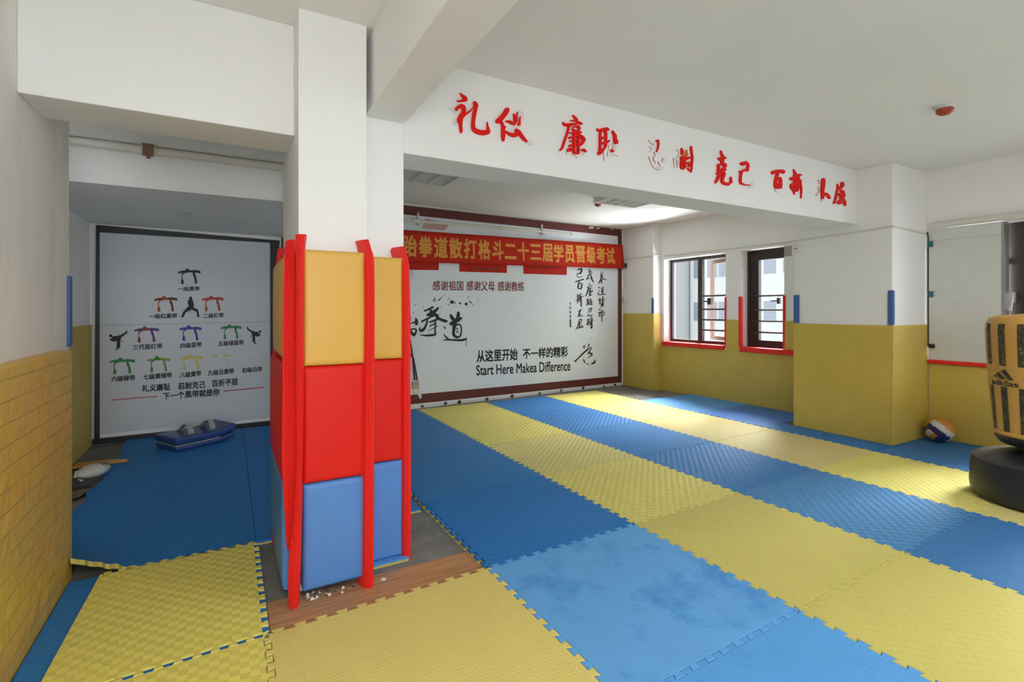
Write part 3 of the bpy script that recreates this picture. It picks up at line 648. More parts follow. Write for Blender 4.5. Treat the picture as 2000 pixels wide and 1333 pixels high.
character('red brush character \u4eea with a peeled right edge, second on the beam', 870, 170, 11.11, [
    [(1330, 490, 105), (1290, 570, 108), (1220, 660, 110), (1150, 735, 120), (1105, 760, 95)], [(1195, 760, 50), (1232, 850, 62), (1240, 950, 76), (1240, 1080, 80), (1245, 1180, 36)],
    [(1250, 960, 20), (1275, 900, 30), (1288, 855, 10)], [(1465, 590, 16), (1482, 650, 45), (1508, 720, 84), (1510, 790, 30)], [(1550, 550, 14), (1532, 640, 34), (1515, 720, 60)],
    [(1285, 755, 14), (1350, 758, 42), (1420, 790, 58), (1495, 825, 30)], [(1605, 645, 6), (1592, 740, 30), (1578, 832, 62)],
    [(1290, 970, 20), (1370, 1030, 52), (1460, 1055, 84), (1530, 1030, 100), (1535, 965, 75)], [(1500, 930, 30), (1570, 980, 62), (1620, 1050, 62), (1680, 1130, 58), (1755, 1200, 25)]],
    res=[[(1555, 510), (1620, 492), (1702, 575), (1690, 660), (1612, 940), (1450, 862), (1540, 840), (1612, 838), (1618, 600), (1600, 520)], [(1765, 1180), (1860, 1152), (1922, 1240), (1860, 1282), (1720, 1235)]])
character('red brush character \u5ec9, tall and intact, third on the beam', 1080, 215, 13.33, [
    [(490, 145, 16), (550, 200, 48), (590, 260, 72), (620, 310, 34)], [(420, 290, 10), (500, 285, 25), (590, 285, 50)],
    [(240, 330, 20), (290, 390, 62), (400, 398, 80), (550, 375, 56), (650, 345, 74), (738, 378, 40)], [(400, 420, 72), (380, 520, 50), (330, 680, 52), (270, 850, 52), (230, 980, 52), (180, 1050, 52)],
    [(500, 460, 30), (560, 440, 40), (640, 445, 55), (665, 500, 55), (610, 560, 62), (520, 600, 60), (400, 605, 20)], [(480, 500, 30), (540, 560, 52), (600, 600, 84), (680, 600, 72), (715, 600, 30)],
    [(400, 735, 50), (500, 710, 60), (620, 675, 72), (700, 690, 62), (770, 750, 70), (780, 800, 70), (730, 890, 62), (690, 940, 22)], [(425, 825, 30), (520, 805, 50), (620, 812, 62), (690, 800, 40)],
    [(405, 945, 52), (500, 920, 58), (620, 900, 60), (700, 890, 40)], [(530, 620, 60), (525, 800, 54), (525, 1000, 52), (530, 1130, 52)], [(640, 640, 60), (635, 800, 54), (635, 1000, 52), (635, 1150, 52)],
    [(530, 1125, 44), (640, 1145, 44)], [(365, 1065, 70), (420, 1040, 100), (480, 1060, 60)], [(700, 1040, 16), (770, 1052, 52), (835, 1105, 20)]],
    thin=[[(340, 1085, 8), (350, 1165, 8)], [(560, 1160, 8), (620, 1260, 10)], [(740, 1090, 8), (800, 1175, 8)], [(505, 1150, 8), (515, 1200, 8)], [(140, 1050, 8), (145, 1105, 8)]])
character('red brush character \u803b with a peeled right half, fourth on the beam', 1080, 215, 13.33, [
    [(1130, 490, 20), (1170, 540, 62), (1280, 522, 84), (1380, 498, 72), (1430, 535, 42)], [(1225, 560, 52), (1210, 680, 54), (1212, 850, 54), (1205, 1000, 54), (1195, 1080, 44)],
    [(1335, 540, 62), (1358, 650, 62), (1356, 800, 58), (1348, 960, 52)], [(1205, 740, 66), (1340, 735, 66)], [(1210, 880, 66), (1345, 872, 62)],
    [(1180, 1165, 60), (1210, 1105, 110), (1300, 1020, 62), (1352, 950, 42)], [(1525, 555, 30), (1558, 620, 52), (1592, 690, 76), (1598, 780, 78), (1618, 840, 110), (1650, 875, 60)],
    [(1500, 1030, 20), (1510, 1085, 44), (1560, 1085, 30)], [(1435, 800, 34), (1425, 850, 22)]],
    thin=[[(1425, 850, 14), (1440, 950, 12), (1440, 1060, 10)], [(1405, 1090, 14), (1420, 1215, 14)], [(1310, 1090, 14), (1315, 1230, 14), (1330, 1330, 8)], [(1545, 870, 8), (1545, 1050, 8)], [(1480, 1195, 6), (1590, 1175, 6), (1700, 1205, 6)]],
    res=[[(1560, 900), (1640, 910), (1630, 1050), (1560, 1080)]])
character('almost fully peeled character \u5fcd, only thin red outlines left on the beam', 1250, 260, 16.67, [
    [(510, 270, 56), (560, 258, 64), (575, 330, 44), (565, 470, 42), (540, 550, 32), (510, 635, 20)]],
    thin=[[(255, 230, 16), (340, 335, 18), (385, 360, 18)], [(425, 345, 34), (410, 405, 16)], [(285, 430, 14), (360, 520, 14), (290, 620, 9)], [(435, 630, 24), (465, 690, 28), (490, 760, 16)],
          [(430, 770, 32), (425, 860, 28), (470, 940, 24), (505, 995, 14)], [(575, 940, 32), (635, 1060, 32)], [(275, 780, 26), (320, 900, 24), (370, 1040, 18), (460, 1150, 15), (560, 1205, 12), (680, 1205, 9)], [(730, 825, 28), (725, 870, 28), (690, 910, 18), (735, 955, 16)]],
    res=[[(690, 800), (770, 775), (845, 850), (830, 940), (770, 965), (690, 910)], [(480, 1080), (620, 1060), (750, 1090), (740, 1180), (560, 1195)], [(620, 280), (700, 330), (640, 460), (615, 690), (590, 690), (610, 460)]])
character('torn character \u8010 with an orange patch, sixth on the beam', 1250, 260, 16.67, [
    [(1322, 490, 10), (1350, 590, 85), (1330, 700, 40)], [(1320, 780, 60), (1335, 900, 80), (1330, 1050, 88), (1350, 1150, 84), (1400, 1190, 30)], [(1400, 800, 120), (1415, 900, 74), (1440, 1020, 72), (1430, 1150, 54)],
    [(1400, 825, 90), (1480, 850, 92), (1580, 812, 64), (1690, 790, 62)], [(1630, 450, 54), (1645, 560, 54), (1662, 700, 44), (1680, 800, 42), (1667, 950, 42), (1657, 1150, 26), (1640, 1290, 16)],
    [(1500, 1000, 60), (1560, 985, 72), (1588, 1050, 62), (1550, 1105, 62)], [(1520, 1160, 42), (1590, 1230, 32), (1640, 1290, 14)]],
    thin=[[(1080, 820, 32), (1095, 1000, 18), (1120, 1150, 12)], [(1190, 890, 22), (1190, 1030, 16), (1215, 1140, 14)], [(1160, 530, 10), (1240, 660, 10), (1140, 850, 8)]],
    res=[[(1160, 520), (1300, 520), (1290, 900), (1270, 1130), (1200, 1130), (1200, 900), (1130, 850), (1240, 660)]],
    orange=[[(1390, 610, 60), (1410, 780, 120)], [(1490, 545, 20), (1505, 680, 66), (1500, 780, 62)]])
character('red brush character \u514b, seventh on the beam', 1380, 285, 15.69, [
    [(415, 165, 54), (432, 240, 52), (470, 310, 64), (495, 370, 74), (470, 440, 94), (452, 530, 84)], [(330, 392, 34), (400, 405, 125), (480, 385, 125)], [(545, 352, 12), (555, 388, 44), (580, 385, 12)],
    [(330, 580, 60), (340, 680, 66), (335, 780, 66)], [(380, 590, 62), (460, 562, 84), (530, 592, 92), (540, 650, 74), (470, 705, 52)], [(330, 775, 62), (420, 742, 74), (520, 685, 62)], [(290, 858, 62), (380, 830, 94), (480, 782, 92), (550, 722, 52)],
    [(400, 860, 84), (340, 960, 74), (290, 1060, 64), (240, 1150, 24)], [(510, 845, 74), (480, 950, 82), (450, 1060, 74), (470, 1130, 74), (550, 1172, 84), (650, 1185, 84)], [(715, 1140, 74), (713, 1050, 42), (708, 958, 16)]])
character('red brush character \u5df1 with a worn foot, eighth on the beam', 1380, 285, 15.69, [
    [(1015, 530, 40), (1080, 560, 115), (1160, 535, 105), (1238, 565, 74), (1240, 660, 74), (1220, 770, 84)], [(985, 795, 40), (1080, 778, 62), (1180, 742, 74), (1240, 760, 60)],
    [(1040, 800, 88), (1022, 920, 66), (1010, 1050, 66), (1030, 1150, 62), (1110, 1192, 42), (1200, 1206, 32), (1310, 1206, 22)]],
    res=[[(1320, 1190), (1420, 1050), (1425, 1270), (1250, 1305), (1250, 1250)], [(1150, 470), (1210, 410), (1275, 470), (1270, 530)]])
character('red brush character \u767e, ninth on the beam', 1495, 320, 11.76, [
    [(140, 215, 84), (220, 182, 74), (320, 172, 64), (385, 190, 90), (405, 222, 34)], [(270, 210, 54), (238, 310, 62), (215, 430, 64), (222, 520, 74), (262, 568, 44)], [(268, 345, 56), (310, 345, 66), (330, 420, 64), (326, 556, 62)],
    [(240, 485, 66), (325, 482, 56)], [(255, 552, 46), (335, 555, 52)]], thin=[[(190, 500, 14), (210, 600, 12), (255, 665, 8)]])
character('red brush character \u6298 with dripping tails, tenth on the beam', 1495, 320, 11.76, [
    [(625, 130, 10), (650, 190, 34), (665, 250, 64), (665, 400, 64), (665, 560, 54), (660, 650, 32)], [(545, 342, 34), (620, 350, 94), (690, 282, 64), (740, 262, 44), (810, 265, 22)], [(565, 505, 62), (640, 472, 84), (720, 422, 64), (800, 412, 44)],
    [(570, 545, 54), (620, 620, 34), (650, 715, 10)], [(768, 240, 26), (732, 330, 54), (727, 450, 54), (725, 560, 54), (710, 640, 24)], [(780, 370, 16), (790, 480, 24), (802, 600, 28), (796, 800, 10)]])
character('red brush character \u4e0d with a lost left side, eleventh on the beam', 1495, 320, 11.76, [
    [(1310, 360, 84), (1310, 450, 84), (1295, 600, 74), (1295, 720, 64), (1300, 800, 54)], [(1325, 690, 52), (1400, 722, 74), (1460, 800, 42)]],
    thin=[[(1200, 375, 18), (1240, 470, 14)], [(1220, 520, 12), (1195, 580, 16)], [(1235, 590, 24), (1200, 690, 18)], [(1165, 690, 14), (1162, 740, 16)], [(1265, 780, 16), (1285, 860, 12)]])
character('red brush character \u5c48, last on the beam beside the column', 1495, 320, 11.76, [
    [(1640, 470, 18), (1640, 560, 34), (1620, 680, 44), (1590, 820, 44), (1560, 915, 50)], [(1745, 440, 62), (1750, 500, 74), (1700, 560, 64), (1650, 592, 42)], [(1700, 620, 34), (1750, 640, 64), (1785, 690, 44), (1770, 770, 54), (1690, 790, 34)],
    [(1665, 700, 54), (1720, 722, 94), (1760, 762, 64)], [(1690, 930, 32), (1662, 890, 64), (1720, 852, 74), (1780, 832, 44), (1800, 880, 44), (1805, 960, 44)], [(1740, 782, 44), (1750, 862, 64), (1700, 900, 64)]])

# ------------------------------------------------------------------ belt poster in the alcove
poster = thing('belt_poster', onB(360, 850), 'grey martial arts poster of coloured belts in a black frame on the alcove wall', 'poster')
b = MB(); b.quadbox([onB(194, 848, 0.006), onB(529, 815, 0.006), onB(529, 474, 0.006), onB(194, 452.5, 0.006)], BN, 0.006); b.build('poster_sheet', 'poster', poster)
b = MB()
for q in ([(188, 440), (546, 470.5), (546, 476), (188, 454)], [(188, 440), (195, 441), (195, 868), (184, 868)], [(527.5, 470), (545, 471), (545, 836), (527.5, 836)], [(180, 858), (546, 820), (546, 833), (180, 870)]):
    b.quadbox([onB(*p_, 0.002) for p_ in q], BN, 0.016)
b.build('poster_frame', 'black', poster)
PO = 0.0135
def pj(x, y): return onB(x, y, PO)
b = MB(); b.quadbox([onB(194, 636.5, PO), onB(529, 629, PO), onB(529, 628, PO), onB(194, 635.5, PO)], BN, 0.0004); b.build('sheet_seam', 'grey', poster)
TB = {'l': [(1345, 185), (1420, 165), (1475, 165), (1500, 205), (1420, 205), (1345, 218)], 'r': [(1560, 165), (1640, 160), (1735, 175), (1742, 222), (1660, 208), (1590, 205)],
      'k': [(1465, 165), (1505, 125), (1560, 165), (1600, 200), (1480, 207)], 'a': [(1485, 203), (1425, 240), (1420, 300), (1445, 340), (1443, 412), (1395, 395), (1405, 320), (1408, 220), (1430, 200)],
      'z': [(1600, 203), (1640, 205), (1665, 290), (1685, 390), (1640, 407), (1630, 300), (1608, 255)],
      's': [(1345, 203), (1420, 190), (1480, 190), (1500, 205), (1420, 205), (1345, 218)], 't': [(1590, 190), (1660, 192), (1738, 203), (1742, 222), (1660, 208), (1590, 205)], 'y': [(1622, 205), (1640, 205), (1665, 290), (1685, 390), (1662, 398), (1648, 300)]}
def belt_print(x0, y0, x1, y1, c1, c2, skew=0.0):
    b = MB(); f = lambda p_: onB(x0+(p_[0]-1340)/402*(x1-x0), y0+(p_[1]-125)/287*(y1-y0)-(p_[0]-1541)/402*(x1-x0)*skew, PO)
    for k_, mi, dz in (('l', 0, 0), ('r', 0, 0), ('a', 1, 0.0002), ('z', 0, 0.0004), ('k', 1, 0.0008)): b.add([f(p_)+BN*dz for p_ in TB[k_]], [tuple(range(len(TB[k_])))], mi)
    if c1 != c2:
        for k_ in 'sty': b.add([f(p_)+BN*0.0006 for p_ in TB[k_]], [tuple(range(len(TB[k_])))], 1)
    b.build('printed_belt', [c1, c2], poster)
for a in ((347, 524, 392, 556, 'b_black', 'b_black'), (301, 577.5, 347, 610, 'b_black', 'b_red'), (394, 577, 437, 609, 'b_red', 'b_red'), (262, 637, 311, 670, 'b_blue', 'b_maroon'), (350, 635, 394, 667, 'b_blue', 'b_blue'),
          (431, 633, 472, 664, 'b_teal', 'b_green'), (214, 698, 264, 732, 'b_green', 'b_green'), (287, 695, 333, 728, 'b_lime', 'b_green'), (351, 692, 396, 724, 'b_yellow', 'b_yellow'), (413, 690, 455, 719, 'b_yellow', 'b_white'), (474, 687, 512, 714, 'b_white', 'b_white')):
    belt_print(*a, 0.02)
def cap(s, xl, yl, xr, yr, h, bold=0.028, mat='ink', par=None, name='caption', proj=None):
    b = MB(); add_text(b, s, *band(proj or pj, xl, yl, xr, yr, h), bold); return b.build(name, mat, par or poster)
for a in (('\u4e00\u6bb5\u9ed1\u5e26', 347, 565, 390, 564, 9), ('\u4e00\u7ea7\u7ea2\u9ed1\u5e26', 291, 618.5, 346, 617, 9.5), ('\u4e8c\u7ea7\u7ea2\u5e26', 397, 617.5, 437, 616, 9.5), ('\u4e09\u4ee3\u84dd\u7ea2\u5e26', 259, 679, 317, 676, 10.5),
          ('\u56db\u7ea7\u84dd\u5e26', 352, 676, 394, 673, 10), ('\u4e94\u7ea7\u7eff\u84dd\u5e26', 426, 672, 476, 669, 10), ('\u516d\u7ea7\u7eff\u5e26', 217, 741, 264, 738, 11), ('\u4e03\u7ea7\u9ec4\u7eff\u5e26', 280, 737, 336, 733, 11),
          ('\u516b\u7ea7\u9ec4\u5e26', 351, 733.5, 393, 729.5, 11), ('\u4e5d\u7ea7\u767d\u9ec4\u5e26', 406, 729, 457, 725, 11), ('\u521d\u7ea7\u767d\u5e26', 473, 724, 512, 721, 10), ('\u793c\u4e49\u5ec9\u803b', 277, 759.5, 333, 755.5, 14), ('\u5fcd\u8010\u514b\u5df1', 348, 755, 401, 751, 14),
          ('\u767e\u6298\u4e0d\u5c48', 414, 749.5, 464, 745.5, 14), ('\u4e0b\u4e00\u4e2a\u9ed1\u5e26\u5c31\u662f\u4f60', 318, 774.5, 429, 766, 14)): cap(*a)
for a, c in (((217, 782), (307, 774.5)), ((437, 764.5), (515, 757))):
    b = MB(); b.quadbox([pj(a[0], a[1]+0.9), pj(c[0], c[1]+0.9), pj(c[0], c[1]-0.9), pj(a[0], a[1]-0.9)], BN, 0.0004); b.build('printed_line', 'redink', poster)
def figure(poly, heads, x0, y0, x1, y1, bx, mirror=False):
    b = MB(); a0, c0, a1, c1 = bx
    def f(p_):
        u = (p_[0]-a0)/(a1-a0); u = 1-u if mirror else u; return pj(x0+u*(x1-x0), y0+(p_[1]-c0)/(c1-c0)*(y1-y0))
    for pl in poly: b.add([f(p_) for p_ in pl], [tuple(range(len(pl)))])
    for hx_, hy_, r in heads: b.add([f((hx_+r*math.cos(t*PI/8), hy_+r*1.1*math.sin(t*PI/8)))+BN*0.0002 for t in range(16)], [tuple(range(16))])
    b.build('printed_figure', 'ink', poster)
figure([[(1545, 685), (1595, 685), (1620, 720), (1620, 770), (1636, 790), (1612, 815), (1700, 870), (1722, 980), (1742, 1000), (1685, 995), (1672, 905), (1580, 865), (1480, 920), (1445, 1000), (1395, 1010), (1440, 900), (1535, 800), (1515, 745), (1515, 715)], [(1556, 868), (1572, 868), (1568, 925), (1562, 925)]], [(1570, 664, 29)], 353, 580, 391.5, 621, (1395, 635, 1742, 1010))
KP = [[(180, 362), (215, 352), (290, 352), (305, 315), (318, 345), (440, 272), (436, 240), (456, 238), (466, 295), (360, 372), (335, 425), (332, 575), (300, 580), (296, 605), (220, 614), (265, 590), (270, 442), (210, 462), (145, 432), (150, 402), (188, 385)], [(330, 425), (345, 425), (386, 468), (376, 474)]]
figure(KP, [(156, 348, 28)], 213, 645, 249, 684, (128, 238, 466, 614)); figure(KP, [(156, 348, 28)], 482, 638, 510, 672.5, (128, 238, 466, 614), True)

# ------------------------------------------------------------------ mural with its frame
mural = thing('wall_mural', Vector((3.2, byY(3.2)-0.01, 0.12)), 'large pale martial arts mural with brush calligraphy in a dark red frame', 'mural')
XA = 0.53; PA = lambda z, off: Vector((XA, byY(XA), z))+BN*off
tl, bl, brr, trr = PA(2.64, 0.004), PA(0.20, 0.004), onB(1208, 735, 0.004), onB(1208, 458, 0.004)
b = MB(); b.quadbox([bl, brr, trr, tl], BN, 0.006); b.build('mural_sheet', 'mural', mural)
def zz(x, y): return onB(x, y).z
b = MB(); zt0, zt1 = zz(787, 421), min(ZC-0.003, zz(787, 403)); zb0, zb1 = zz(803, 789), zz(803, 770)
R0, R1 = onB(1213, 446).x, onB(1206, 455).x
def bq(x0, z0, x1, z1, z0b=None, z1b=None, off=0.002):
    z0b = z0 if z0b is None else z0b; z1b = z1 if z1b is None else z1b
    return [Vector((x0, byY(x0), z0))+BN*off, Vector((x1, byY(x1), z0b))+BN*off, Vector((x1, byY(x1), z1b))+BN*off, Vector((x0, byY(x0), z1))+BN*off]
b.quadbox(bq(XA, zt0, R0, zt1, min(2.62, zz(1210, 462)), ZC-0.003), BN, 0.014); b.quadbox(bq(XA, zb0, R0, zb1, zz(1213, 747), zz(1207, 735)), BN, 0.014)
b.quadbox(bq(XA, zb0, XA+0.16, zt1), BN, 0.0138); b.quadbox(bq(R1, 0.13, R0, 2.69), BN, 0.0138); b.build('mural_frame', 'darkred', mural)
MO = 0.0115
def mj(x, y): return onB(x, y, MO)
def brush(name, strokes, x0, y0, k, mat='ink'):
    b = MB()
    for i, s in enumerate(strokes): add_stroke(b, s, lambda x, y: (x0+x/k, y0+y/k), mj, BN, 0.0006+0.0003*i)
    return b.build(name, mat, mural)
S = dict(x0=790, y0=580, k=13.33)
brush('brush_character', [[(-160, 560, 40), (-40, 560, 50), (-60, 700, 40), (-150, 700, 40), (-160, 560, 40)], [(-100, 700, 50), (-100, 950, 50)], [(-90, 820, 40), (0, 800, 30)], [(-180, 780, 40), (-180, 960, 40)], [(-200, 980, 40), (20, 930, 40)],
    [(285, 550, 20), (310, 620, 80), (310, 720, 84)], [(90, 695, 40), (200, 680, 34), (290, 645, 50)], [(140, 500, 40), (150, 600, 40), (100, 690, 40)], [(120, 870, 60), (220, 840, 40), (300, 850, 40), (290, 940, 54), (240, 1015, 62)], [(150, 885, 44), (200, 960, 74), (240, 1000, 62)]], **S)
brush('brush_character', [[(510, 370, 44), (620, 332, 54), (740, 270, 62)], [(880, 290, 54), (800, 370, 84), (700, 440, 115), (590, 480, 64)], [(680, 350, 64), (720, 420, 84), (820, 480, 92), (870, 550, 84), (960, 600, 72), (1050, 630, 84), (1110, 640, 52)],
    [(440, 650, 44), (560, 590, 52), (700, 520, 44), (800, 480, 44), (900, 465, 22)], [(600, 600, 44), (575, 700, 52), (520, 820, 64), (450, 880, 84), (400, 860, 52), (405, 780, 12)], [(650, 665, 44), (750, 630, 52), (850, 590, 64)],
    [(655, 770, 32), (740, 720, 32), (830, 680, 18)], [(605, 890, 10), (720, 840, 18), (860, 760, 26)], [(800, 650, 42), (800, 800, 42), (795, 900, 44), (800, 980, 54), (700, 1000, 62), (580, 1010, 52), (470, 1005, 32), (385, 985, 8)]], **S)
brush('brush_character', [[(1020, 765, 14), (1065, 825, 44)], [(1200, 470, 64), (1240, 550, 84), (1290, 600, 94)], [(1400, 400, 64), (1400, 480, 90), (1380, 600, 104)], [(1190, 720, 84), (1260, 670, 84), (1380, 610, 104), (1490, 550, 54)],
    [(1310, 620, 125), (1300, 720, 112), (1285, 850, 74), (1275, 970, 74), (1330, 1040, 74), (1400, 1060, 54)], [(1330, 740, 62), (1420, 720, 42), (1475, 790, 38), (1480, 900, 36), (1450, 1020, 46), (1400, 1060, 42)], [(1340, 810, 32), (1395, 855, 22)], [(1350, 890, 32), (1390, 935, 32)],
    [(1020, 970, 16), (1080, 1050, 42), (1150, 1110, 52)], [(1005, 1130, 22), (1150, 1120, 42), (1350, 1130, 52), (1500, 1130, 62), (1595, 1100, 54)]], **S)
for x, y, r in ((1235, 140, 46), (1313, 155, 20), (1450, 170, 26), (1605, 190, 36), (1690, 130, 18), (1738, 152, 20), (1785, 215, 13), (1145, 200, 15), (280, 218, 13), (235, 413, 14), (490, 280, 14), (920, 400, 9), (965, 265, 12), (270, 30, 9), (365, 75, 9), (1660, 10, 16)):
    b = MB(); b.add([mj(790+(x+r*1.1*math.cos(t*PI/7))/13.33, 580+(y+r*math.sin(t*PI/7))/13.33) for t in range(14)], [tuple(range(14))]); b.build('ink_drop', 'ink', mural)
for s in ([(760, 120, 34), (790, 10, 12)], [(800, 60, 10), (820, 120, 22)], [(890, 90, 44), (930, 60, 22), (1000, -20, 8), (1080, -80, 6)], [(1120, 70, 18), (1185, 35, 10)], [(1620, 1050, 14), (1610, 1140, 18), (1605, 1300, 8)], [(160, -800, 10), (190, -600, 8), (170, -400, 5)], [(1900, 60, 8), (1930, 150, 6)]):
    b = MB(); add_stroke(b, s, lambda x, y: (790+x/13.33, 580+y/13.33), mj, BN, 0.0006); b.build('ink_splash', 'ink', mural)
V = dict(x0=1100, y0=510, k=9.52)
for st in ([[(265, 165, 22), (340, 150, 32), (320, 230, 32), (265, 230, 10)], [(260, 230, 13), (260, 280, 13), (300, 305, 15), (360, 280, 8)]],
           [[(225, 390, 22), (300, 365, 22), (380, 340, 26)], [(310, 360, 18), (280, 430, 26), (275, 510, 26)], [(280, 430, 18), (345, 420, 22), (335, 510, 26), (285, 515, 22)], [(285, 470, 11), (335, 465, 11)]],
           [[(270, 610, 15), (275, 700, 26), (265, 790, 15)], [(240, 660, 15), (300, 640, 15)], [(235, 740, 15), (300, 690, 13)], [(340, 600, 15), (310, 650, 22), (300, 760, 20)], [(310, 670, 18), (370, 655, 18)], [(330, 680, 26), (335, 845, 26)]],
           [[(280, 940, 15), (340, 905, 22)], [(320, 920, 26), (270, 1040, 18)], [(305, 960, 22), (310, 1045, 22)], [(335, 1000, 18), (355, 1030, 22)]],
           [[(300, 1090, 18), (340, 1090, 22), (330, 1130, 15)], [(300, 1095, 18), (280, 1190, 22), (230, 1290, 10)], [(290, 1150, 13), (345, 1140, 13)], [(310, 1150, 22), (300, 1220, 22)], [(275, 1250, 26), (330, 1230, 26), (375, 1225, 22)], [(340, 1180, 13), (345, 1230, 15)]],
           [[(485, 150, 18), (490, 230, 26)], [(510, 190, 22), (530, 215, 18)], [(450, 270, 15), (540, 230, 13)], [(425, 350, 15), (470, 300, 18), (440, 340, 13)], [(460, 260, 13), (470, 340, 13)], [(500, 240, 18), (530, 330, 26), (565, 400, 15)], [(540, 300, 11), (500, 350, 8)]],
           [[(485, 420, 18), (490, 445, 22)], [(450, 490, 18), (540, 455, 15)], [(470, 480, 22), (450, 580, 26), (410, 660, 15)], [(480, 520, 15), (540, 500, 15)], [(470, 560, 18), (550, 560, 22)], [(470, 600, 15), (540, 585, 15)], [(500, 500, 18), (495, 640, 26)], [(470, 655, 15), (530, 630, 18)]],
           [[(430, 720, 15), (480, 705, 13)], [(450, 720, 18), (450, 810, 22)], [(475, 710, 18), (475, 810, 22)], [(425, 830, 15), (490, 790, 15)], [(455, 760, 11), (475, 755, 11)], [(510, 700, 18), (510, 810, 22)], [(530, 740, 13), (535, 790, 13)], [(490, 820, 15), (550, 805, 13)]],
           [[(470, 900, 15), (530, 875, 18), (500, 960, 18)], [(500, 890, 15), (450, 970, 11)], [(450, 1010, 22), (460, 1030, 18)], [(470, 990, 15), (500, 1030, 22), (530, 1000, 13)], [(530, 1000, 15), (540, 1015, 15)]],
           [[(440, 1100, 22), (500, 1080, 18)], [(470, 1100, 22), (440, 1190, 22)], [(450, 1150, 18), (500, 1130, 18), (490, 1200, 15)], [(470, 1140, 15), (465, 1200, 15)], [(530, 1050, 26), (530, 1250, 30)], [(500, 1110, 18), (560, 1100, 15)], [(505, 1150, 15), (510, 1180, 20)], [(500, 1230, 13), (530, 1255, 22)]],
           [[(690, 230, 8), (720, 190, 8)], [(700, 240, 18), (720, 300, 32)], [(740, 210, 11), (720, 260, 11)], [(680, 290, 11), (750, 270, 11)], [(715, 290, 26), (690, 360, 22), (650, 425, 15)], [(710, 310, 22), (750, 340, 18), (800, 345, 13)], [(700, 380, 11), (730, 370, 8)], [(715, 350, 15), (710, 410, 22)]],
           [[(655, 490, 22), (680, 500, 15)], [(660, 545, 13), (670, 560, 13)], [(700, 510, 11), (760, 480, 8)], [(720, 500, 13), (715, 600, 15)], [(740, 500, 13), (735, 600, 22)], [(715, 550, 11), (740, 545, 11)], [(660, 580, 13), (650, 625, 15), (720, 625, 18), (790, 615, 15)]],
           [[(680, 690, 18), (685, 810, 18)], [(655, 750, 15), (710, 720, 15)], [(660, 710, 13), (670, 730, 13)], [(665, 800, 13), (700, 770, 13)], [(735, 660, 18), (730, 840, 22)], [(710, 720, 13), (770, 700, 11)], [(710, 750, 13), (775, 735, 13)], [(700, 870, 13), (715, 790, 18)], [(745, 770, 15), (745, 845, 13)]],
           [[(670, 900, 22), (690, 920, 22)], [(655, 970, 18), (700, 950, 18), (660, 1030, 15)], [(680, 960, 18), (680, 1030, 13)], [(700, 960, 13), (760, 950, 15), (750, 1010, 15), (690, 1025, 11)], [(725, 900, 15), (720, 1010, 18), (715, 1130, 15)]]):
    brush('brush_character', st, **V)
sm = []
for cy_ in (795, 875, 955, 1035, 1110, 1160, 1210):
    sm += [[(118, cy_-22, 6), (142, cy_-26, 7)], [(130, cy_-30, 7), (126, cy_+22, 7)], [(114, cy_+6, 6), (148, cy_, 6)], [(136, cy_-10, 6), (146, cy_+20, 6)]]
brush('signature_column', sm, **V)
brush('brush_character', [[(870, 270, 50), (890, 310, 52), (860, 380, 32), (840, 460, 14)], [(730, 310, 10), (660, 390, 44), (685, 480, 22)], [(760, 340, 10), (700, 430, 42)], [(290, 1030, 84), (400, 920, 54), (600, 720, 64), (800, 540, 64), (960, 420, 34), (990, 460, 34), (940, 570, 44), (880, 660, 64), (870, 720, 44)],
    [(900, 670, 54), (1000, 690, 74), (1020, 740, 64), (960, 800, 44), (790, 920, 8)], [(655, 920, 22), (680, 1010, 54), (730, 1100, 34)], [(800, 1110, 22), (840, 1150, 44), (900, 1165, 10)], [(960, 1135, 10), (1050, 1120, 74), (1140, 1060, 84), (1150, 950, 18)]], 1110, 660, 22.2)
for s, xl, yl, xr, yr in (('\u611f\u8c22\u7956\u56fd', 845, 558, 905, 558.5), ('\u611f\u8c22\u7236\u6bcd', 911, 558.5, 966, 559), ('\u611f\u8c22\u6559\u7ec3', 972, 559.2, 1024, 560)):
    cap(s, xl, yl, xr, yr, 19, 0.012, 'redink', mural, 'slogan', mj)
cap('\u4ece\u8fd9\u91cc\u5f00\u59cb', 931, 696.5, 1011, 692, 24, 0.024, 'ink', mural, 'slogan', mj)
cap('\u4e0d\u4e00\u6837\u7684\u7cbe\u5f69', 1021, 691.5, 1109, 687, 21, 0.024, 'ink', mural, 'slogan', mj)
cap('Start Here Makea Difference', 930, 724, 1114, 714.5, 20, 0.014, 'ink', mural, 'slogan', mj)
for (a, y0, c, y1, y0r, y1r) in ((760, 505, 857, 527, 505, 528), (897, 505, 990, 531, 512, 533.5), (1022, 512, 1107, 535, 518, 537.5)):
    b = MB(); b.quadbox([mj(a, y1), mj(c, y1r), mj(c, y0r), mj(a, y0)], BN, 0.0005); pp = b.build('printed_panel', 'banner', mural)
b = MB()
for a, c, y in ((918, 975, 525.5), (1048, 1085, 521.5)):
    n = 9
    for i in range(n):
        xa = a+(c-a)*i/n; b.quadbox([onB(xa, y+2, 0.0125), onB(xa+(c-a)/n*0.7, y+2.2, 0.0125), onB(xa+(c-a)/n*0.7, y-1.8, 0.0125), onB(xa, y-2, 0.0125)], BN, 0.0003)
b.build('small_print', 'darkred', mural)
b = MB(); b.quadbox([mj(824, 447), mj(868, 450), mj(880, 437), mj(831, 427)], BN, 0.0004); b.build('printed_patch', 'faded', mural)
# worn white patches on the frame corner, white reveal strip right of the mural
b = MB()
for x, y, r in ((1155, 445, 7), (1168, 446, 5), (1195, 448, 4)):
    b.add([onB(x+r*math.cos(t*PI/4)*(0.7+0.3*(t % 2)), y+r*0.3*math.sin(t*PI/4), 0.0165) for t in range(8)], [tuple(range(8))])
b.build('paint_chip', 'cream', mural)

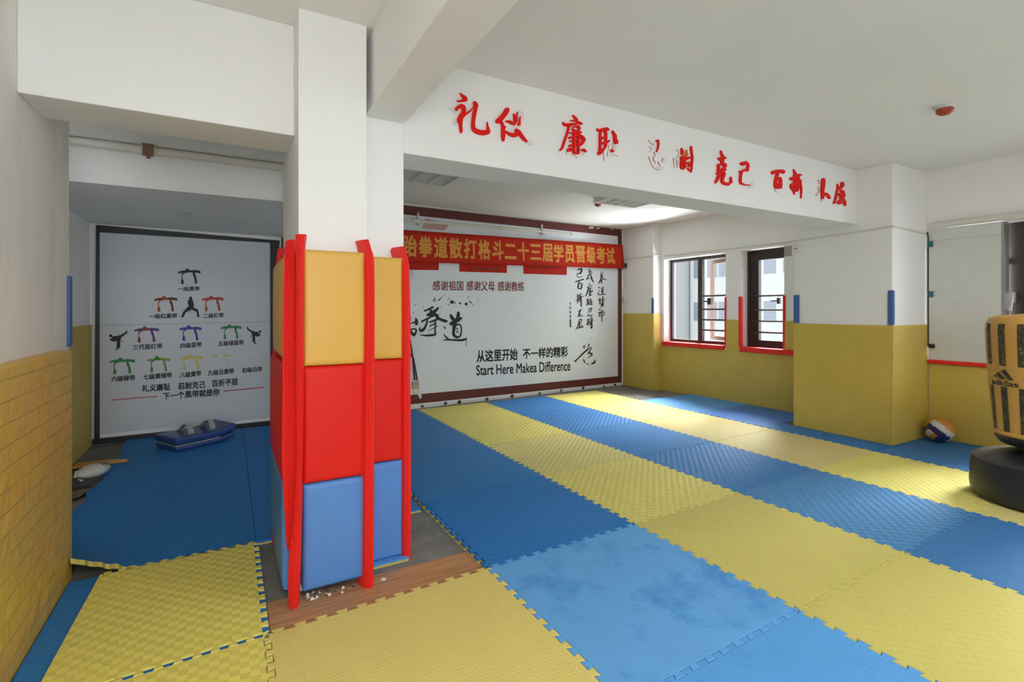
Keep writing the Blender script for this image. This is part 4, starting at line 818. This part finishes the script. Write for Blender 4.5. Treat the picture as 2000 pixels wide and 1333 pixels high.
# ------------------------------------------------------------------ banner across the mural
ban = thing('banner', onB(1000, 500, 0.06), 'red cloth banner with orange characters hung across the mural', 'banner')
BO = 0.055
def bj(x, y): return onB(x, y, BO)
TLp, TRp, BRp, BLp = onB(640, 438, BO), bj(1216, 478.5), bj(1218, 525), onB(640, 500, BO)
Lx = 1.15
def onedge(P, Q, x): t = (x-P.x)/(Q.x-P.x); return P.lerp(Q, t)
t_top, t_bot = bj(790, 449.5), bj(790, 512); TL_, BL_ = onedge(t_top, TRp, Lx), onedge(t_bot, BRp, Lx)
b = MB(); N_ = 60; vs = []
def bpoint(u, v):
    P = (TL_*(1-u)+TRp*u)*(1-v)+(BL_*(1-u)+BRp*u)*v
    return P+BN*(0.006*math.sin(u*31+v*2)+0.004*math.sin(u*70))
for j in range(7):
    for i in range(N_+1): vs.append(bpoint(i/N_, j/6))
fs = [(j*(N_+1)+i, j*(N_+1)+i+1, (j+1)*(N_+1)+i+1, (j+1)*(N_+1)+i) for j in range(6) for i in range(N_)]
b.add(vs, fs); clo = b.build('banner_cloth', 'banner', ban, smooth=True); so = clo.modifiers.new('cloth', 'SOLIDIFY'); so.thickness = 0.002; so.offset = 1
x1 = bj(1201, 500).x; xa = bj(815, 500).x; pitch = (x1-xa)/16
chars = '\u8dc6\u62f3\u9053\u6563\u6253\u683c\u6597\u4e8c\u5341\u4e09\u5c4a\u5b66\u5458\u664b\u7ea7\u8003\u8bd5'
LXW = TRp.x-Lx
for i, ch in enumerate(chars):
    xe = xa+pitch*(i-1); u0, u1 = (xe+pitch*0.05-Lx)/LXW, (xe+pitch*0.95-Lx)/LXW; b = MB()
    if u0 < 0: continue
    uv, fs = text_mesh(ch, 0.03); v0, v1 = 0.15, 0.83
    if ch == '\u4e8c': v0, v1 = 0.24, 0.78
    if ch == '\u4e09': v0, v1 = 0.20, 0.78
    b.add([bpoint(u0+(u1-u0)*u, v1+(v0-v1)*v)+BN*0.004 for u, v in uv], fs); b.build('banner_character', 'gold', ban)

# ------------------------------------------------------------------ pipes, cables, sockets, ceiling fittings
p0, p1 = onB(720, 424, 0.10), onB(1113, 457, 0.10)
pi_ = thing('wall_pipe', p1, 'white sprinkler pipe running above the banner over the mural', 'pipe')
MB().tube([p0, p1], 0.020, 12).build('pipe_run', 'pipe', pi_, smooth=True)
dp = (p1-p0).normalized()
for x in (812, 982, 1063):
    t = (onB(x, 440, 0.10).x-p0.x)/(p1.x-p0.x); c_ = p0.lerp(p1, t); MB().tube([c_-dp*0.05, c_+dp*0.05], 0.027, 12).build('coupling', 'pipe', pi_, smooth=True)
for x in (820, 1063):
    t = (onB(x, 440, 0.10).x-p0.x)/(p1.x-p0.x); c_ = p0.lerp(p1, t)
    MB().box(c_.x-0.03, c_.x+0.03, c_.y-0.01, c_.y+0.095, c_.z-0.04, c_.z-0.022).box(c_.x-0.012, c_.x+0.012, c_.y+0.06, c_.y+0.09, c_.z-0.04, min(c_.z+0.12, ZC)).build('pipe_bracket', 'pipe', pi_)
MB().tube([p1, p1+dp*0.05], [0.024, 0.012], 12).build('sprinkler_nozzle', 'metal', pi_)
a, c_ = Vector((-1.15, 4.20, 2.40)), Vector((0.80, 4.20, 2.40))
pi2 = thing('alcove_pipe', a, 'grey painted pipe under the alcove ceiling above the belt poster', 'pipe')
MB().tube([a, c_], 0.028, 12).build('pipe_run', 'pipe', pi2, smooth=True)
q = onY(291, 285, 4.20); MB().tube([(q.x-0.05, 4.20, 2.40), (q.x+0.05, 4.20, 2.40)], 0.036, 12).build('coupling', 'pipe', pi2, smooth=True)
MB().tube([(q.x, 4.19, 2.37), (q.x, 4.17, 2.345)], 0.014, 8).box(q.x-0.03, q.x+0.03, 4.14, 4.16, 2.35, 2.43).build('sprinkler_nozzle', 'brown', pi2)
# sprinkler on the soffit
q = onZ(365, 416, 2.15); sp_ = thing('ceiling_sprinkler', (q.x, q.y, 2.15), 'small chrome sprinkler head on the alcove soffit above the poster', 'sprinkler')
MB().lathe([(0.03, 0), (0.03, -0.006)], (q.x, q.y, 2.15), 16).build('cover_plate', 'metal', sp_); MB().tube([(q.x, q.y, 2.146), (q.x, q.y, 2.11)], 0.009, 8).lathe([(0.018, 0), (0.018, 0.004)], (q.x, q.y, 2.106), 12).build('sprinkler_nozzle', 'metal', sp_)
M['detector'] = plain('red brown plastic', (0.36, 0.04, 0.02), 0.4)
def detector(x, y, lab, s=1.0, z=ZC):
    q = onZ(x, y, z); t = thing('smoke_detector', (q.x, q.y, z), lab, 'smoke detector', 'red brown smoke detectors on the ceiling')
    MB().lathe([(0.055*s, 0), (0.055*s, -0.014), (0.048*s, -0.02)], (q.x, q.y, z), 24).build('detector_base', 'cream', t, smooth=True)
    MB().lathe([(0.05*s, -0.02), (0.048*s, -0.04), (0.03*s, -0.056), (0.008, -0.06)], (q.x, q.y, z), 24).build('detector_dome', 'detector', t, smooth=True)
detector(1845, 208, 'red brown smoke detector on the near ceiling, above the column'); detector(1168, 395, 'red brown smoke detector beside the louvre lamp near the mural', 0.9)
def louvre(x0, x1, y0, y1, lab):
    t = thing('louvre_lamp', ((x0+x1)/2, (y0+y1)/2, ZC), lab, 'ceiling lamp', 'unlit louvre lamps on the far ceiling'); zt = ZC-0.06; f = 0.03
    b = MB()
    for bx in ((x0, x0+f, y0, y1), (x1-f, x1, y0, y1), (x0+f, x1-f, y0, y0+f), (x0+f, x1-f, y1-f, y1)): b.box(*bx, zt, ZC)
    b.build('lamp_frame', 'plug', t); MB().box(x0+f, x1-f, y0+f, y1-f, ZC-0.01, ZC-0.004).build('reflector', 'board', t)
    b = MB()
    for i in range(1, 7): y = y0+f+(y1-y0-2*f)*i/7; b.box(x0+f, x1-f, y-0.003, y+0.003, zt+0.006, ZC-0.02)
    for i in range(1, 4): x = x0+f+(x1-x0-2*f)*i/4; b.box(x-0.003, x+0.003, y0+f, y1-f, zt+0.004, ZC-0.022)
    b.build('louvre', 'plug', t)
a, c_ = onZ(1172, 393, ZC-0.06), onZ(1235, 408, ZC-0.06)
louvre(a.x, c_.x, a.y-0.55, (a.y+c_.y)/2+0.05, 'unlit louvre lamp on the far ceiling near the windows')
c_ = onZ(868, 366, ZC-0.06); louvre(c_.x-0.80, c_.x, c_.y-0.60, c_.y, 'unlit louvre lamp on the far ceiling beside the pillar')
# cable round the columns
def cable(pts, r, lab, mat='pipe', name='wall_cable'):
    return tag(MB().tube(pts, r, 8).build(name, mat, smooth=True), lab, 'cable')
cable([onX(1550, 471, 5.492), onX(1650, 457, 5.492), onX(1745, 442, 5.492), (5.49, 2.382, 2.11), onY(1775, 449, 2.382), onY(1812, 457, 2.382)], 0.009, 'pale cable running round the near column at window-head height')
cable([onX(1217, 507, 6.012), onX(1272, 500, 6.012), (6.012, 5.992, 2.20), onY(1290, 499, 5.99)], 0.009, 'pale cable on the far corner column beside the mural')
cable([onX(1297, 500, XR-0.01), onX(1400, 489, XR-0.01), onX(1547, 472, XR-0.01)], 0.008, 'pale cable above the two barred windows')
q = onX(1557, 486, 5.492); so_ = thing('socket_box', (5.5, q.y, q.z), 'white socket box high on the near column with dark slots', 'socket')
MB().box(5.46, 5.50, q.y-0.045, q.y+0.045, q.z-0.05, q.z+0.05).build('box_body', 'plug', so_, bevel=0.005)
MB().box(5.457, 5.461, q.y-0.015, q.y-0.008, q.z-0.01, q.z+0.006).box(5.457, 5.461, q.y+0.008, q.y+0.015, q.z-0.01, q.z+0.006).build('slot', 'black', so_)
q = onX(1220, 586, 6.015); tag(MB().box(5.985, 6.02, q.y-0.03, q.y+0.03, q.z-0.045, q.z+0.045).build('junction_box', 'plug', bevel=0.004), 'small white junction box low on the far column by the mural frame', 'junction box')
q = onX(1223, 519, 6.015); tag(MB().box(5.99, 6.02, q.y-0.022, q.y+0.022, q.z-0.04, q.z+0.04).build('cable_outlet', 'black', bevel=0.01), 'black cable outlet on the far column beside the banner end', 'outlet')
q0, q1 = onX(1532, 482, XR), onX(1546, 500, XR); tag(MB().box(XR-0.006, XR, q1.y, q0.y, q1.z, q0.z).build('cover_plate', 'grey'), 'small grey plate at the top right corner of the second window', 'plate')
# maroon cords and socket on the mural's left end
q = onB(812, 752.5, 0.03); so2 = thing('wall_socket', q, 'beige wall socket hanging on two maroon cords at the left end of the mural', 'socket')
h_ = 0.045; MB().box(q.x-h_, q.x+h_, q.y-0.012, q.y+0.012, q.z-0.048, q.z+0.048).build('socket_body', 'beige', so2, bevel=0.004)
MB().box(q.x-0.016, q.x-0.008, q.y-0.015, q.y-0.011, q.z+0.012, q.z+0.022).box(q.x+0.006, q.x+0.014, q.y-0.015, q.y-0.011, q.z+0.012, q.z+0.022).build('slot', 'black', so2)
for (xt, yt), xb in (((803, 650), 808), ((800, 690), 813)):
    MB().tube([onB(xt if xb == 813 else 799, yt, 0.025), onB((xt+xb)/2+1, 700, 0.025), onB(xb+2, 743, 0.025)], 0.010, 8).build('cord', 'cord', so2, smooth=True)
tag(MB().prism([onB(x, y, 0.018) for x, y in ((806, 760), (818, 759), (823, 768), (823, 778), (820, 780), (816, 772), (809, 768))], BN, 0.004).build('tape_flap', 'plug'), 'torn white tape flap hanging below the beige socket', 'tape')

# ------------------------------------------------------------------ right wall: header trunk, board, cable
tr_ = MB(); tr_.tube([(XR-0.034, 2.33, 2.162), (XR-0.034, -1.4, 2.162)], 0.033, 12); tag(tr_.build('conduit_pipe', 'pipe', smooth=True), 'white round conduit above the grey board on the right wall', 'pipe')
bd = thing('window_board', (XR, 2.08, 0.81), 'large grey white board fixed over the window behind the punching bag', 'board')
MB().box(XR-0.03, XR-0.012, 1.815, 2.362, 0.813, 2.126).build('board_panel', 'board', bd, bevel=0.002)
MB().box(XR-0.0315, XR-0.0295, 1.815, 2.362, 2.005, 2.008).build('board_seam', 'grey', bd)
MB().box(XR-0.028, XR+0.10, 1.798, 1.813, 0.813, 2.124).build('edge_profile', 'metal', bd)
for x, y in ((1817, 477), (1817, 575)):
    q = onX(x, y, XR-0.04); tag(MB().box(q.x-0.008, q.x+0.01, q.y-0.022, q.y+0.022, q.z-0.03, q.z+0.03).build('tape_tab', 'teal', bevel=0.003), 'teal tape tab on the left edge of the board, %s' % ('upper one' if y < 500 else 'lower one'), 'tape', 'teal tape tabs on the board')
q = onX(1966, 510, XR+0.12); tag(MB().box(q.x-0.006, q.x+0.012, q.y-0.02, q.y+0.02, q.z-0.03, q.z+0.03).build('tape_tab', 'teal', bevel=0.003), 'teal tape tab on the dark window frame right of the board', 'tape', 'teal tape tabs on the board')
cable([(XR-0.04, 2.37, 2.10), (XR-0.045, 2.36, 2.04), (XR-0.03, 2.368, 1.95), (XR-0.03, 2.368, 1.5), (XR-0.03, 2.366, 0.95)], 0.007, 'dark cable hanging down between the column and the grey board', 'cable')
q = onX(1817, 676, XR-0.04); tag(MB().lathe([(0.022, -0.02), (0.03, 0), (0.022, 0.02)], (q.x, q.y-0.01, q.z), 16).build('rope_stopper', 'black', smooth=True), 'black round knob at the lower end of the dark hanging cable', 'knob')

# ------------------------------------------------------------------ punching bag
bc = Vector((4.756, 1.165, MT)); bag = thing('punching_bag', bc, 'yellow standing punching bag with black stripes on a black base', 'punching bag')
def profile(pts): return [tuple(p_) for p_ in spline(pts, 4)]
MB().lathe([(0.355, 0), (0.385, 0.02), (0.392, 0.08), (0.388, 0.20), (0.376, 0.265), (0.35, 0.285), (0.28, 0.305), (0.16, 0.335), (0.15, 0.345)], bc, 64).build('bag_base', 'rubber', bag, smooth=True)
MB().lathe([(0.15, 0.335), (0.155, 0.36), (0.12, 0.37), (0.11, 0.40), (0.12, 0.44), (0.20, 0.46)], bc, 48).build('neck', 'rubber', bag, smooth=True)
BP = [(0.255, 0.445), (0.268, 0.455), (0.278, 0.60), (0.292, 0.80), (0.303, 1.00), (0.309, 1.15), (0.305, 1.20), (0.285, 1.235), (0.24, 1.25), (0.10, 1.262)]
MB().lathe(BP, bc, 72).build('bag_cover', 'bag_yellow', bag, smooth=True)
MB().lathe([(0.262, 0.44), (0.274, 0.448), (0.276, 0.462), (0.266, 0.47)], bc, 64).build('hem', 'bag_yellow', bag, smooth=True)
MB().lathe([(0.10, 0.36), (0.235, 0.38), (0.262, 0.42), (0.25, 0.447), (0.10, 0.45)], bc, 48).build('skirt', 'rubber', bag, smooth=True)
def brad(z):
    for (r0, z0), (r1, z1) in zip(BP, BP[1:]):
        if z0 <= z <= z1: return r0+(r1-r0)*(z-z0)/(z1-z0)
    return 0.27
tocam = math.atan2(-bc.y, -bc.x)                           # bearing from the bag to where the photographer stood
def bagpt(th, z, off=0.002):
    a = tocam+th; r = brad(z)+off; return bc+Vector((r*math.cos(a), r*math.sin(a), z))
def wrap(name, th0, th1, z0, z1, mat, slope=0.0):
    b = MB(); n, k = 6, 14; vs = []
    for j in range(k+1):
        for i in range(n+1): z = z0+(z1-z0)*j/k; vs.append(bagpt(th0+(th1-th0)*i/n, z))
    b.add(vs, [(j*(n+1)+i, j*(n+1)+i+1, (j+1)*(n+1)+i+1, (j+1)*(n+1)+i) for j in range(k) for i in range(n)]); return b.build(name, mat, bag, smooth=True)
D = math.radians
for c_ in (-66, -44, -22, 0, 22, 44, 66):
    wrap('bag_stripe', D(c_-4.4), D(c_+4.4), 0.915, 1.195, 'worn'); wrap('bag_stripe', D(c_-4.4), D(c_+4.4), 0.475, 0.775, 'worn')
def bend(pts, off=0.003): return [bagpt(D(t), z, off) for t, z in pts]
LC = -45
b = MB()
for pl in ([(-15, 0.835), (-10, 0.853), (-6, 0.828)], [(-9, 0.856), (-4, 0.873), (5, 0.825), (-3, 0.825)], [(-2, 0.878), (4, 0.892), (14, 0.824), (7.5, 0.824)]): b.add(bend([(LC+x, z) for x, z in pl]), [tuple(range(len(pl)))])
b.build('bag_emblem', 'worn', bag)
uv, fs = text_mesh('adidas', 0.02); b = MB(); b.add(bend([(LC-19+38*u, 0.781+0.038*v) for u, v in uv]), fs); b.build('bag_lettering', 'worn', bag)

# ------------------------------------------------------------------ volleyball in the corner
vb = thing('volleyball', (6.04, 2.235, MT), 'white, navy and orange volleyball in the corner at the column foot', 'ball')
R_ = 0.118; vc = Vector((6.04, 2.225, MT+R_)); bm = bmesh.new(); bmesh.ops.create_uvsphere(bm, u_segments=48, v_segments=32, radius=R_)
ax = Vector((0.55, -0.25, 0.80)).normalized(); vd = (CAMP-vc).normalized(); e1 = vd.cross(Vector((0, 0, 1))).normalized(); e2 = e1.cross(vd)
me = bpy.data.meshes.new('ball_skin')
for nm in ('b_white', 'b_blue', 'b_orange'): pass
M['ball_white'] = plain('white ball panel', (0.62, 0.61, 0.58), 0.4); M['ball_navy'] = plain('navy ball panel', (0.02, 0.025, 0.13), 0.4); M['ball_orange'] = plain('orange ball panel', (0.56, 0.25, 0.04), 0.4)
for nm in ('ball_white', 'ball_navy', 'ball_orange'): me.materials.append(M[nm])
for f in bm.faces:
    p_ = f.calc_center_median().normalized(); X, Y = -p_.dot(e1)*-1, p_.dot(e2); 
    s = X*0.62+(-Y)*0.78; t = X*0.78+Y*0.62                # bands run diagonally across the visible side
    mi = 2 if s < -0.42 else (0 if s < 0.02 else 1)
    if s > 0.42 and -0.2 < t < 0.55: mi = 0 if t > 0.12 else 2
    if t > 0.80: mi = 2
    if t < -0.86: mi = 0
    f.material_index = mi; f.smooth = True
bm.to_mesh(me); bm.free(); bo = bpy.data.objects.new('ball_skin', me); C.objects.link(bo); bo.parent = vb; bo.location = vc-Vector(ORG[vb.name])

# ------------------------------------------------------------------ kick shield on the alcove mats
ks = thing('kick_shield', (-0.26, 5.72, MT), 'dark blue curved kick shield with grey handles lying by the belt poster', 'kick shield')
c0, yw = Vector((-0.27, 5.74, MT)), math.radians(30); ux, uy = Vector((math.cos(yw), math.sin(yw), 0)), Vector((-math.sin(yw), math.cos(yw), 0))
def kb(name, a0, a1, w0, w1, z0, z1, mat, bend_=0.0, bev=0.02):
    b = MB(); n = 10; vs = []; fs = []
    for i in range(n+1):
        a = a0+(a1-a0)*i/n; h = bend_*max(0, (a-0.02))**2*6
        for ww, z in ((w0, z0), (w1, z0), (w1, z1), (w0, z1)): vs.append(c0+ux*a+uy*ww+Vector((0, 0, z+h)))
    for i in range(n):
        for k in range(4): fs.append((i*4+k, i*4+(k+1) % 4, (i+1)*4+(k+1) % 4, (i+1)*4+k))
    fs += [(3, 2, 1, 0), (n*4, n*4+1, n*4+2, n*4+3)]; b.add(vs, fs); return b.build(name, mat, ks, bevel=bev, seg=3)
kb('shield_body', -0.27, 0.27, -0.19, 0.19, 0.001, 0.050, 'kick_blue', 0.10); kb('shield_face', -0.28, 0.28, -0.195, 0.195, 0.057, 0.125, 'kick_blue', 0.10)
kb('white_piping', -0.275, 0.12, -0.197, 0.197, 0.049, 0.058, 'grey', 0.10, 0.002)
for a in (-0.10, 0.10):
    pts = [c0+ux*(a+0.02*math.sin(PI*t/8))+uy*(-0.11+0.22*t/8)+Vector((0, 0, 0.120+0.075*math.sin(PI*t/8))) for t in range(9)]
    b = MB()
    for i in range(8): b.quadbox([pts[i]-ux*0.025, pts[i]+ux*0.025, pts[i+1]+ux*0.025, pts[i+1]-ux*0.025], (0, 0, 1), 0.008)
    b.build('handle', 'grey', ks)

# ------------------------------------------------------------------ loose gear at the end of the left wall
q = onZ(184, 926, 0.05); fg = thing('foot_guard', (q.x, q.y, 0.0), 'cream white foot guard with black slashes lying by the left wall end', 'foot guard')
bm = bmesh.new(); bmesh.ops.create_uvsphere(bm, u_segments=28, v_segments=16, radius=1)
me = bpy.data.meshes.new('guard_shell'); me.materials.append(M['cream'])
for v in bm.verts: v.co = Vector((v.co.x*0.075*(1-0.25*v.co.y), v.co.y*0.135, max(0, 0.075+v.co.z*0.052)))
for f in bm.faces: f.smooth = True
bm.to_mesh(me); bm.free(); o = bpy.data.objects.new('guard_shell', me); C.objects.link(o); o.parent = fg; o.rotation_euler = (0, 0, math.radians(-35))
rot = math.radians(-35)
def fgp(x, y):
    z = 0.075+0.052*math.sqrt(max(0, 1-(y/0.135)**2-(x/0.075)**2))+0.002; return Vector((q.x+x*math.cos(rot)-y*math.sin(rot), q.y+x*math.sin(rot)+y*math.cos(rot), z))
for k in range(3):
    b = MB(); y = 0.01+0.028*k
    for i in range(6):
        xa_, xb_ = 0.0+0.009*i, 0.0+0.009*(i+1); b.add([fgp(xa_, y+xa_*0.3), fgp(xb_, y+xb_*0.3), fgp(xb_, y+0.014+xb_*0.3), fgp(xa_, y+0.014+xa_*0.3)], [(0, 1, 2, 3)])
    b.build('black_slash', 'black', fg)
MB().tube([fgp(-0.03, -0.11), fgp(-0.03, -0.12)+Vector((0, -0.04, -0.03)), fgp(0.0, -0.12)+Vector((0.03, -0.07, -0.05))], [0.012, 0.009, 0.011], 8).build('strap', 'cream', fg, smooth=True)
a, c_ = onZ(150, 905, 0.05), onZ(250, 897, 0.05); d = (c_-a).normalized(); n = Vector((-d.y, d.x, 0))
b = MB(); b.prism([a-n*0.10, c_-n*0.015, c_+n*0.02, a+n*0.05+d*0.2, a+n*0.03], (0, 0, 1), 0.02); o = tag(b.build('foam_wedge', 'ball_orange', bevel=0.004), 'pointed orange yellow foam wedge behind the white foot guard', 'foam wedge')
o.location.z = 0.027
a = onZ(160, 950, 0.02)
def lump(name, c_, s, mat, lab, cat, seed):
    rnd = random.Random(seed); bm = bmesh.new(); bmesh.ops.create_icosphere(bm, subdivisions=3, radius=1)
    for v in bm.verts:
        k = 1+0.16*math.sin(v.co.x*5+seed)+0.12*math.sin(v.co.y*7+seed*2)+0.1*math.sin(v.co.z*6); v.co = Vector((v.co.x*s[0]*k, v.co.y*s[1]*k, max(0, v.co.z*s[2]*k+s[2]*0.4)))
    for f in bm.faces: f.smooth = True
    me = bpy.data.meshes.new(name); me.materials.append(M[mat]); bm.to_mesh(me); bm.free(); o = bpy.data.objects.new(name, me); C.objects.link(o); o.location = c_; ORG[o.name] = tuple(c_); return tag(o, lab, cat)
lump('gear_bag', (a.x-0.03, a.y+0.03, 0.0), (0.11, 0.21, 0.045), 'rubber', 'crumpled black gear bag in front of the white foot guard', 'bag', 3)
a, c_ = onZ(147, 975, 0.02), onZ(200, 938, 0.02); d = (c_-a).normalized(); n = Vector((-d.y, d.x, 0))
b = MB(); b.prism([a-n*0.02, c_-n*0.01, c_+n*0.02, a+n*0.10], (0, 0, 1), 0.006); o = tag(b.build('cardboard_scrap', 'brown'), 'brown cardboard scrap sticking out beside the black bag', 'cardboard')
o.location.z = 0.026

# ------------------------------------------------------------------ what the windows look out on
ground = struct(MB().box(9, 80, -40, 80, -24.2, -24).build('ground_outside', 'facade'))
def building(name, lab, x0, x1, y0, y1, h, cols, w_, rows):
    t = thing(name, ((x0+x1)/2, (y0+y1)/2, -24), lab, 'building', 'pale apartment blocks outside')
    MB().box(x0, x1, y0, y1, -24, h).build('facade_wall', 'facade', t)
    for y in cols:
        for z in rows:
            f = MB().box(x0-0.02, x0+0.01, y-w_/2, y+w_/2, z, z+1.25).build('facade_window', 'facade_glass', t)
    return t
rows = [-5.2+2.9*i for i in range(5)]
building('apartment_building', 'plain pale apartment block filling the left of the far window', 26.5, 36, 24.6, 36, 9, (26.6,), 0.8, rows)
building('apartment_building', 'pale apartment block with grey windows seen past the open casement', 28, 40, 16.4, 24.4, 12, (23.7, 22.6, 21.7, 18.5, 17.3), 0.75, rows)
building('apartment_building', 'pale apartment block seen past the edge of the punching bag', 27, 40, -4, 14, 10, (8.6, 7.3, 6.0, 4.0), 1.0, rows)
